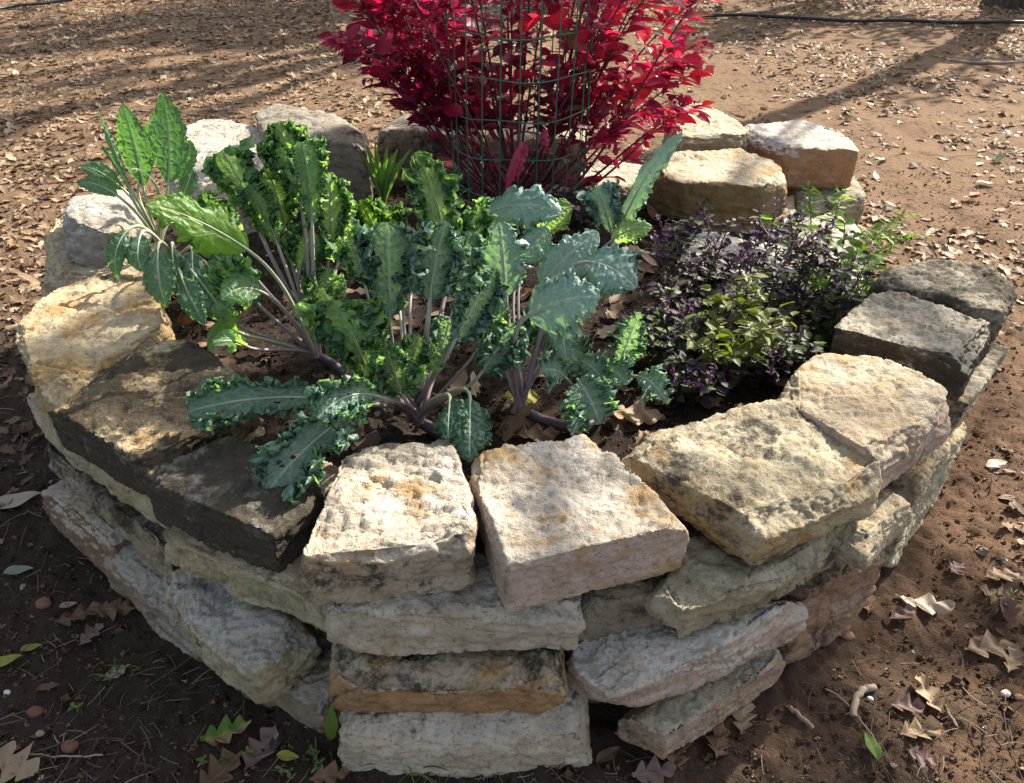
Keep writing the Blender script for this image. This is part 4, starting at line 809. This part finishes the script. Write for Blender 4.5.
# ------------------------------------------------------------------ single fallen leaves one can point to
FM = dict(tan=leafvein('leaf_tan', [(0, (.20, .13, .075)), (1, (.36, .27, .17))]), brown=leafvein('leaf_brown', [(0, (.10, .055, .03)), (1, (.22, .13, .075))]), mauve=leafvein('leaf_mauve', [(0, (.13, .085, .075)), (1, (.24, .16, .14))]),
          pale=leafvein('leaf_pale', [(0, (.33, .26, .19)), (1, (.50, .42, .33))]), dark=leafvein('leaf_dark', [(0, (.03, .025, .025)), (1, (.07, .06, .055))]), green=leafvein('leaf_green', [(0, (.08, .16, .025)), (1, (.16, .26, .05))], .25),
          yellow=leafvein('leaf_yellow', [(0, (.22, .24, .04)), (1, (.40, .38, .09))], .25), grey=leafvein('leaf_greygreen', [(0, (.16, .22, .15)), (1, (.30, .36, .27))]), red=leafvein('leaf_red', [(0, (.22, .05, .025)), (1, (.36, .10, .05))]),
          half=leafvein('leaf_half_green', [(0, (.09, .19, .03)), (.42, (.26, .28, .05)), (.6, (.30, .19, .09)), (1, (.33, .22, .12))], .2))
def fallen(px, py, ang, size, kind, colr, label, z=None, seed=None, tilt=None, curl=None):
    zz = 0 if z is None else z; p = gp(px, py, zz)
    if z is None: p = gp(px, py, float(gheight(p[:1], p[1:2])[0])); p[2] = float(gheight(p[:1], p[1:2])[0]) + .010
    rs = np.random.default_rng(int(px * 31 + py) if seed is None else seed); cu = rs.uniform(-.1, .45) if curl is None else curl
    if kind == 'oak': t = oakleaf(44, 13, rs.uniform(2.6, 3.4), cu, rs.uniform(-.1, .5), int(px + py), .66, .68)
    elif kind == 'star': t = oakleaf(44, 13, 2.6, cu, .2, int(px), .78, .95)
    elif kind == 'curl': t = oakleaf(40, 13, 3.2, .9, 1.3, int(px), .45, .55)
    else: t = little(22, 9, .3, cu * .4, .42, .9); t = (t[0] - (.5, 0, 0), t[1], t[2])
    v, f, uv = place(t, (0, 0, 0), ang, size, rs.normal(size=2) * .07 if tilt is None else tilt)
    mb = MB(); cv = np.clip(rs.uniform(.2, .8), 0, 1)
    if colr == 'half': cv = smooth(.25, .75, 1 - uv[:, 1]) * .9
    mb.add(v, f, uv, cv); o = link('fallen_leaf', mb.mesh('fallen_leaf'), FM[colr]); o.location = p
    return tag(o, label, 'fallen leaf', 'single fallen leaves')
for a in [
    (17, 503, .5, .15, 'oval', 'pale', 'pale curled leaf at the left edge beside the low brown block'), (20, 573, .15, .085, 'oval', 'grey', 'grey green curled leaf near the left edge'),
    (33, 650, .3, .055, 'oval', 'yellow', 'small yellow green leaf on dark soil at the left'), (7, 665, .6, .08, 'oval', 'yellow', 'pale green leaf cut by the left edge'), (80, 618, .5, .12, 'oak', 'brown', 'brown oak leaf curling near the foot of the left wall'),
    (118, 612, .1, .12, 'oak', 'brown', 'long brown oak leaf against the bottom block at the left'), (93, 638, 1., .075, 'oak', 'mauve', 'small pinkish brown lobed leaf below the brown oak leaves'), (70, 608, .2, .05, 'oval', 'tan', 'small tan oval leaf at the left'),
    (118, 676, .7, .07, 'oak', 'pale', 'small pale lobed leaf halfway down the left soil'), (16, 768, -.4, .15, 'oak', 'tan', 'large tan leaf in the bottom left corner'), (228, 736, .35, .12, 'oak', 'half', 'half green half brown oak leaf at the bottom left'),
    (262, 752, 1.2, .12, 'oak', 'mauve', 'dull brown lobed leaf beside the half green leaf'), (278, 742, 1.4, .06, 'oval', 'dark', 'blackened leaf at the bottom left near the front stack'), (289, 759, -.1, .055, 'oval', 'yellow', 'yellow green pointed leaf beside the clover'),
    (222, 775, .9, .12, 'oak', 'brown', 'dark brown leaf at the bottom edge below the half green leaf'), (330, 779, .1, .09, 'oak', 'brown', 'brown leaf at the bottom edge in front of the stack'), (50, 690, .3, .055, 'oval', 'brown', 'small dull leaf on soil at the lower left'),
    (922, 606, -.35, .15, 'oak', 'pale', 'pale torn oak leaf right of the reddish brown block'), (900, 618, .4, .09, 'oak', 'mauve', 'dull mauve leaf tucked under the pale torn leaf'), (868, 605, 1.2, .08, 'oak', 'brown', 'small brown leaf at the foot of the right wall'),
    (928, 698, 1.7, .11, 'oak', 'tan', 'tan oak leaf lying upright in the picture on the right soil'), (918, 734, .15, .11, 'oak', 'tan', 'tan oak leaf lying crosswise below the upright one'), (905, 709, -.2, .08, 'oak', 'mauve', 'purplish leaf beneath the two tan oak leaves'), (920, 760, -.6, .07, 'oak', 'mauve', 'small purplish leaf at the lower right'),
    (988, 650, .1, .14, 'star', 'tan', 'star shaped tan oak leaf near the right edge'), (1010, 664, .9, .09, 'oak', 'tan', 'crumpled tan leaf behind the star shaped one at the right edge'), (1004, 618, 1.2, .10, 'curl', 'mauve', 'curled mauve leaf at the right edge'), (870, 748, 1.6, .075, 'oval', 'green', 'fresh green pointed leaf on the bare soil at the bottom right'),
    (742, 716, 1.3, .12, 'oak', 'tan', 'tan oak leaf standing beside the low bottom block'), (718, 745, 1.2, .10, 'oak', 'brown', 'brown leaf leaning in the litter below the low bottom block'), (674, 752, 1.4, .10, 'oak', 'brown', 'brown lobed leaf in front of the grey chipped corner'), (652, 776, .1, .10, 'oak', 'mauve', 'mauve brown leaf at the bottom edge right of the front stack'),
    (1000, 578, .2, .12, 'oak', 'tan', 'long tan leaf at the right edge above the curled mauve one'), (996, 466, .3, .09, 'oval', 'pale', 'small pale leaf lying right of the rough whitish block'), (955, 572, .6, .07, 'oak', 'mauve', 'small mauve leaf on the path right of the wall'), (975, 196, .4, .10, 'oval', 'red', 'single red leaf on the ground at the right'),
    (985, 186, -.1, .12, 'oval', 'pale', 'pale weathered chip like leaf near the right edge'), (998, 162, .6, .13, 'curl', 'grey', 'grey green crumpled leaf at the upper right'), (608, 757, .5, .07, 'oval', 'brown', 'small brown leaf right of the bottom block')]: fallen(*a[:3], a[3] * .86, *a[4:])
for a in [(632, 414, -.2, .14, 'oak', 'tan', 'tan oak leaf on the compost behind the yellowish cap block', .372), (520, 399, .2, .10, 'oak', 'yellow', 'yellowish oak leaf under the broad leaved kale', .37), (536, 436, .1, .11, 'oak', 'brown', 'brown oak leaf in the gap between the two front cap blocks', .375),
          (416, 246, .2, .10, 'oak', 'tan', 'tan leaf caught on the curly kale in the middle', .56), (190, 322, .1, .09, 'curl', 'brown', 'crumpled brown leaf beside the big golden block', .335), (360, 214, .2, .11, 'oak', 'tan', 'tan leaf on the compost behind the curly kale', .29)]:
    fallen(*a[:7], z=a[7])
# pointed green leaf leaning on the front stack
mb = MB(); X, f, uv = blade([gp(330, 742, .0) + (0, 0, .005), at(333, 725, .80), at(331, 704, .80)], .028, 'simple', (0, -.9, .3), rng); mb.add(X, f, uv, .5); o = link('fallen_leaf', mb.mesh('fallen_leaf'), FM['green']); tag(o, 'green leaf propped against the left side of the bottom block', 'fallen leaf', 'single fallen leaves')

# sticks, pebbles, hoses
M_STICK = tint_mat('stick', [(0, (.10, .07, .05)), (1, (.34, .27, .20))], 0, .85, .2, scale=50)
def stick(pts, r, label, lift=.008, mat=M_STICK, name='stick', cat='stick', c=.6, n=16, wobble=.003):
    W = []
    for px, py in pts:
        p = gp(px, py, 0); p[2] = float(gheight(p[:1], p[1:2])[0]) + lift; W.append(p)
    P = bez(W, n) if len(W) < 5 else np.array(W); P = P + rng.normal(size=P.shape) * wobble
    mb = MB(); v, f, uv = tube(P, r, 9); mb.add(v, f, uv, c)
    for e, s_ in ((0, -1), (-1, 1)):
        pass
    o = link(name, mb.mesh(name, P[0]), mat); o.location = P[0]; return tag(o, label, cat)
stick([(853, 716), (853, 692), (862, 690), (874, 688)], .0075, 'bent pale stick on the bare soil right of the low bottom block', c=.85, wobble=.0012)
stick([(788, 706), (800, 716), (812, 728)], .005, 'short grey stick in the litter right of the low bottom block', c=.5, wobble=.001)
stick([(942, 706), (950, 718), (954, 728)], .004, 'small grey twig beside the tan oak leaves', c=.3, wobble=.001)
stick([(1024, 62), (990, 68), (950, 64)], .012, 'thin brown branch on the ground at the upper right', c=.6)
stick([(104, 757), (84, 760), (60, 758), (22, 757)], .0018, 'long thin stalk on dark soil at the lower left', c=.95, wobble=.001)
stick([(880, 750), (866, 728), (850, 700), (826, 690)], .0016, 'thin stalk beside the fresh green leaf', c=.7, wobble=.001)
k = NT('black_hose'); M_HOSE = k.done(k.bsdf((.012, .012, .013), .45, .5))
stick([(688, 18), (740, 18), (800, 20), (850, 22), (900, 24), (950, 26), (1000, 28), (1045, 27)], .016, 'black irrigation hose across the ground at the upper right', .03, M_HOSE, 'hose', 'hose')
stick([(-20, 16), (0, 12), (20, 8), (45, 5), (72, 1)], .016, 'black irrigation hose at the top left corner', .03, M_HOSE, 'hose', 'hose')
M_PEB = tint_mat('pebble', [(0, (.14, .06, .04)), (.5, (.25, .14, .09)), (1, (.6, .55, .48))], 0, .8, .3)
def pebble(px, py, s_, c, label):
    p = gp(px, py, 0); p[2] = float(gheight(p[:1], p[1:2])[0]) + s_ * .35; a, b2 = np.meshgrid(np.linspace(0, np.pi, 13), np.linspace(0, 2 * np.pi, 18, endpoint=False), indexing='ij')
    v = np.stack([np.sin(a) * np.cos(b2), .75 * np.sin(a) * np.sin(b2), .6 * np.cos(a)], -1).reshape(-1, 3); v = v * s_ * (1 + .18 * fbm(v * 1.3 + px, 2))[:, None]
    mb = MB(); mb.add(v, gridf(13, 18, True), None, c); o = link('pebble', mb.mesh('pebble'), M_PEB); o.location = p; tag(o, label, 'pebble', 'pebbles on the soil')
pebble(71, 749, .018, .12, 'reddish brown pebble on dark soil at the lower left'); pebble(1005, 694, .011, .95, 'white pebble near the right edge'); pebble(1018, 698, .011, .4, 'orange brown pebble at the right edge')
pebble(10, 697, .008, 1, 'tiny white pebble at the lower left edge'); pebble(870, 699, .007, 1, 'tiny white pebble beside the bent stick'); pebble(41, 735, .010, .6, 'small tan pebble above the reddish one')
pebble(848, 634, .016, .5, 'tan pebble at the foot of the reddish brown block'); pebble(45, 606, .02, .2, 'dull red stone at the left among the dry stalks'); pebble(38, 716, .017, .05, 'dark red stone fragment on the lower left soil')
# grass tuft, clover, seedlings
M_GRASS = tint_mat('grass', [(0, (.05, .11, .02)), (1, (.14, .22, .05))], .35, .5, .4, (1.6, 1.7, .5))
def tuft(px, py, n_, L_, label, seed, name='grass_tuft'):
    rs = np.random.default_rng(seed); p = gp(px, py, 0); p[2] = float(gheight(p[:1], p[1:2])[0]); mb = MB()
    for q in range(n_):
        a = rs.uniform(0, 6.3); l = L_ * rs.uniform(.5, 1.1); d = np.array((np.cos(a), np.sin(a), 0)) * l; s0 = p + rs.normal(size=3) * (.02, .012, 0)
        X, f, uv = blade([s0, s0 + d * .35 + (0, 0, l * .75), s0 + d * .95 + (0, 0, l * .45)], .0035, 'strap', (d[0] * .1, d[1] * .1, 1), rs); mb.add(X, f, uv, rs.uniform())
    o = link(name, mb.mesh(name, p), M_GRASS); o.location = p; tag(o, label, 'grass')
tuft(410, 768, 34, .085, 'small green grass tuft at the foot of the front stack', 5); tuft(120, 672, 12, .05, 'few green blades by the pale lobed leaf at the left', 16); tuft(1000, 600, 9, .05, 'sparse grass blades near the right edge', 8)
def clover(px, py, n_, label, seed):
    rs = np.random.default_rng(seed); p = gp(px, py, 0); p[2] = float(gheight(p[:1], p[1:2])[0]); r_ = tag(empty('clover', p), label, 'clover'); fo = MB(); st = MB()
    for q in range(n_):
        s0 = p + rs.normal(size=3) * (.03, .018, 0); t0 = s0 + (rs.normal() * .01, rs.normal() * .01, rs.uniform(.015, .035)); v, f, uv = tube(bez([s0, t0], 4), .0007, 4); st.add(v, f, uv)
        for j in range(3): put_leaf(fo, T_BAS, t0, (np.cos(j * 2.1 + q), np.sin(j * 2.1 + q), .15), .013, rs, .2)
    link('foliage', fo.mesh('foliage', p), M_GRASS, r_); link('stem', st.mesh('stem', p), M_GRASS, r_)
clover(300, 772, 8, 'low green clover at the bottom edge left of the front stack', 3); clover(214, 758, 3, 'tiny clover sprigs beside the half green leaf', 4); clover(88, 707, 2, 'single clover sprig on dark soil at the lower left', 5)
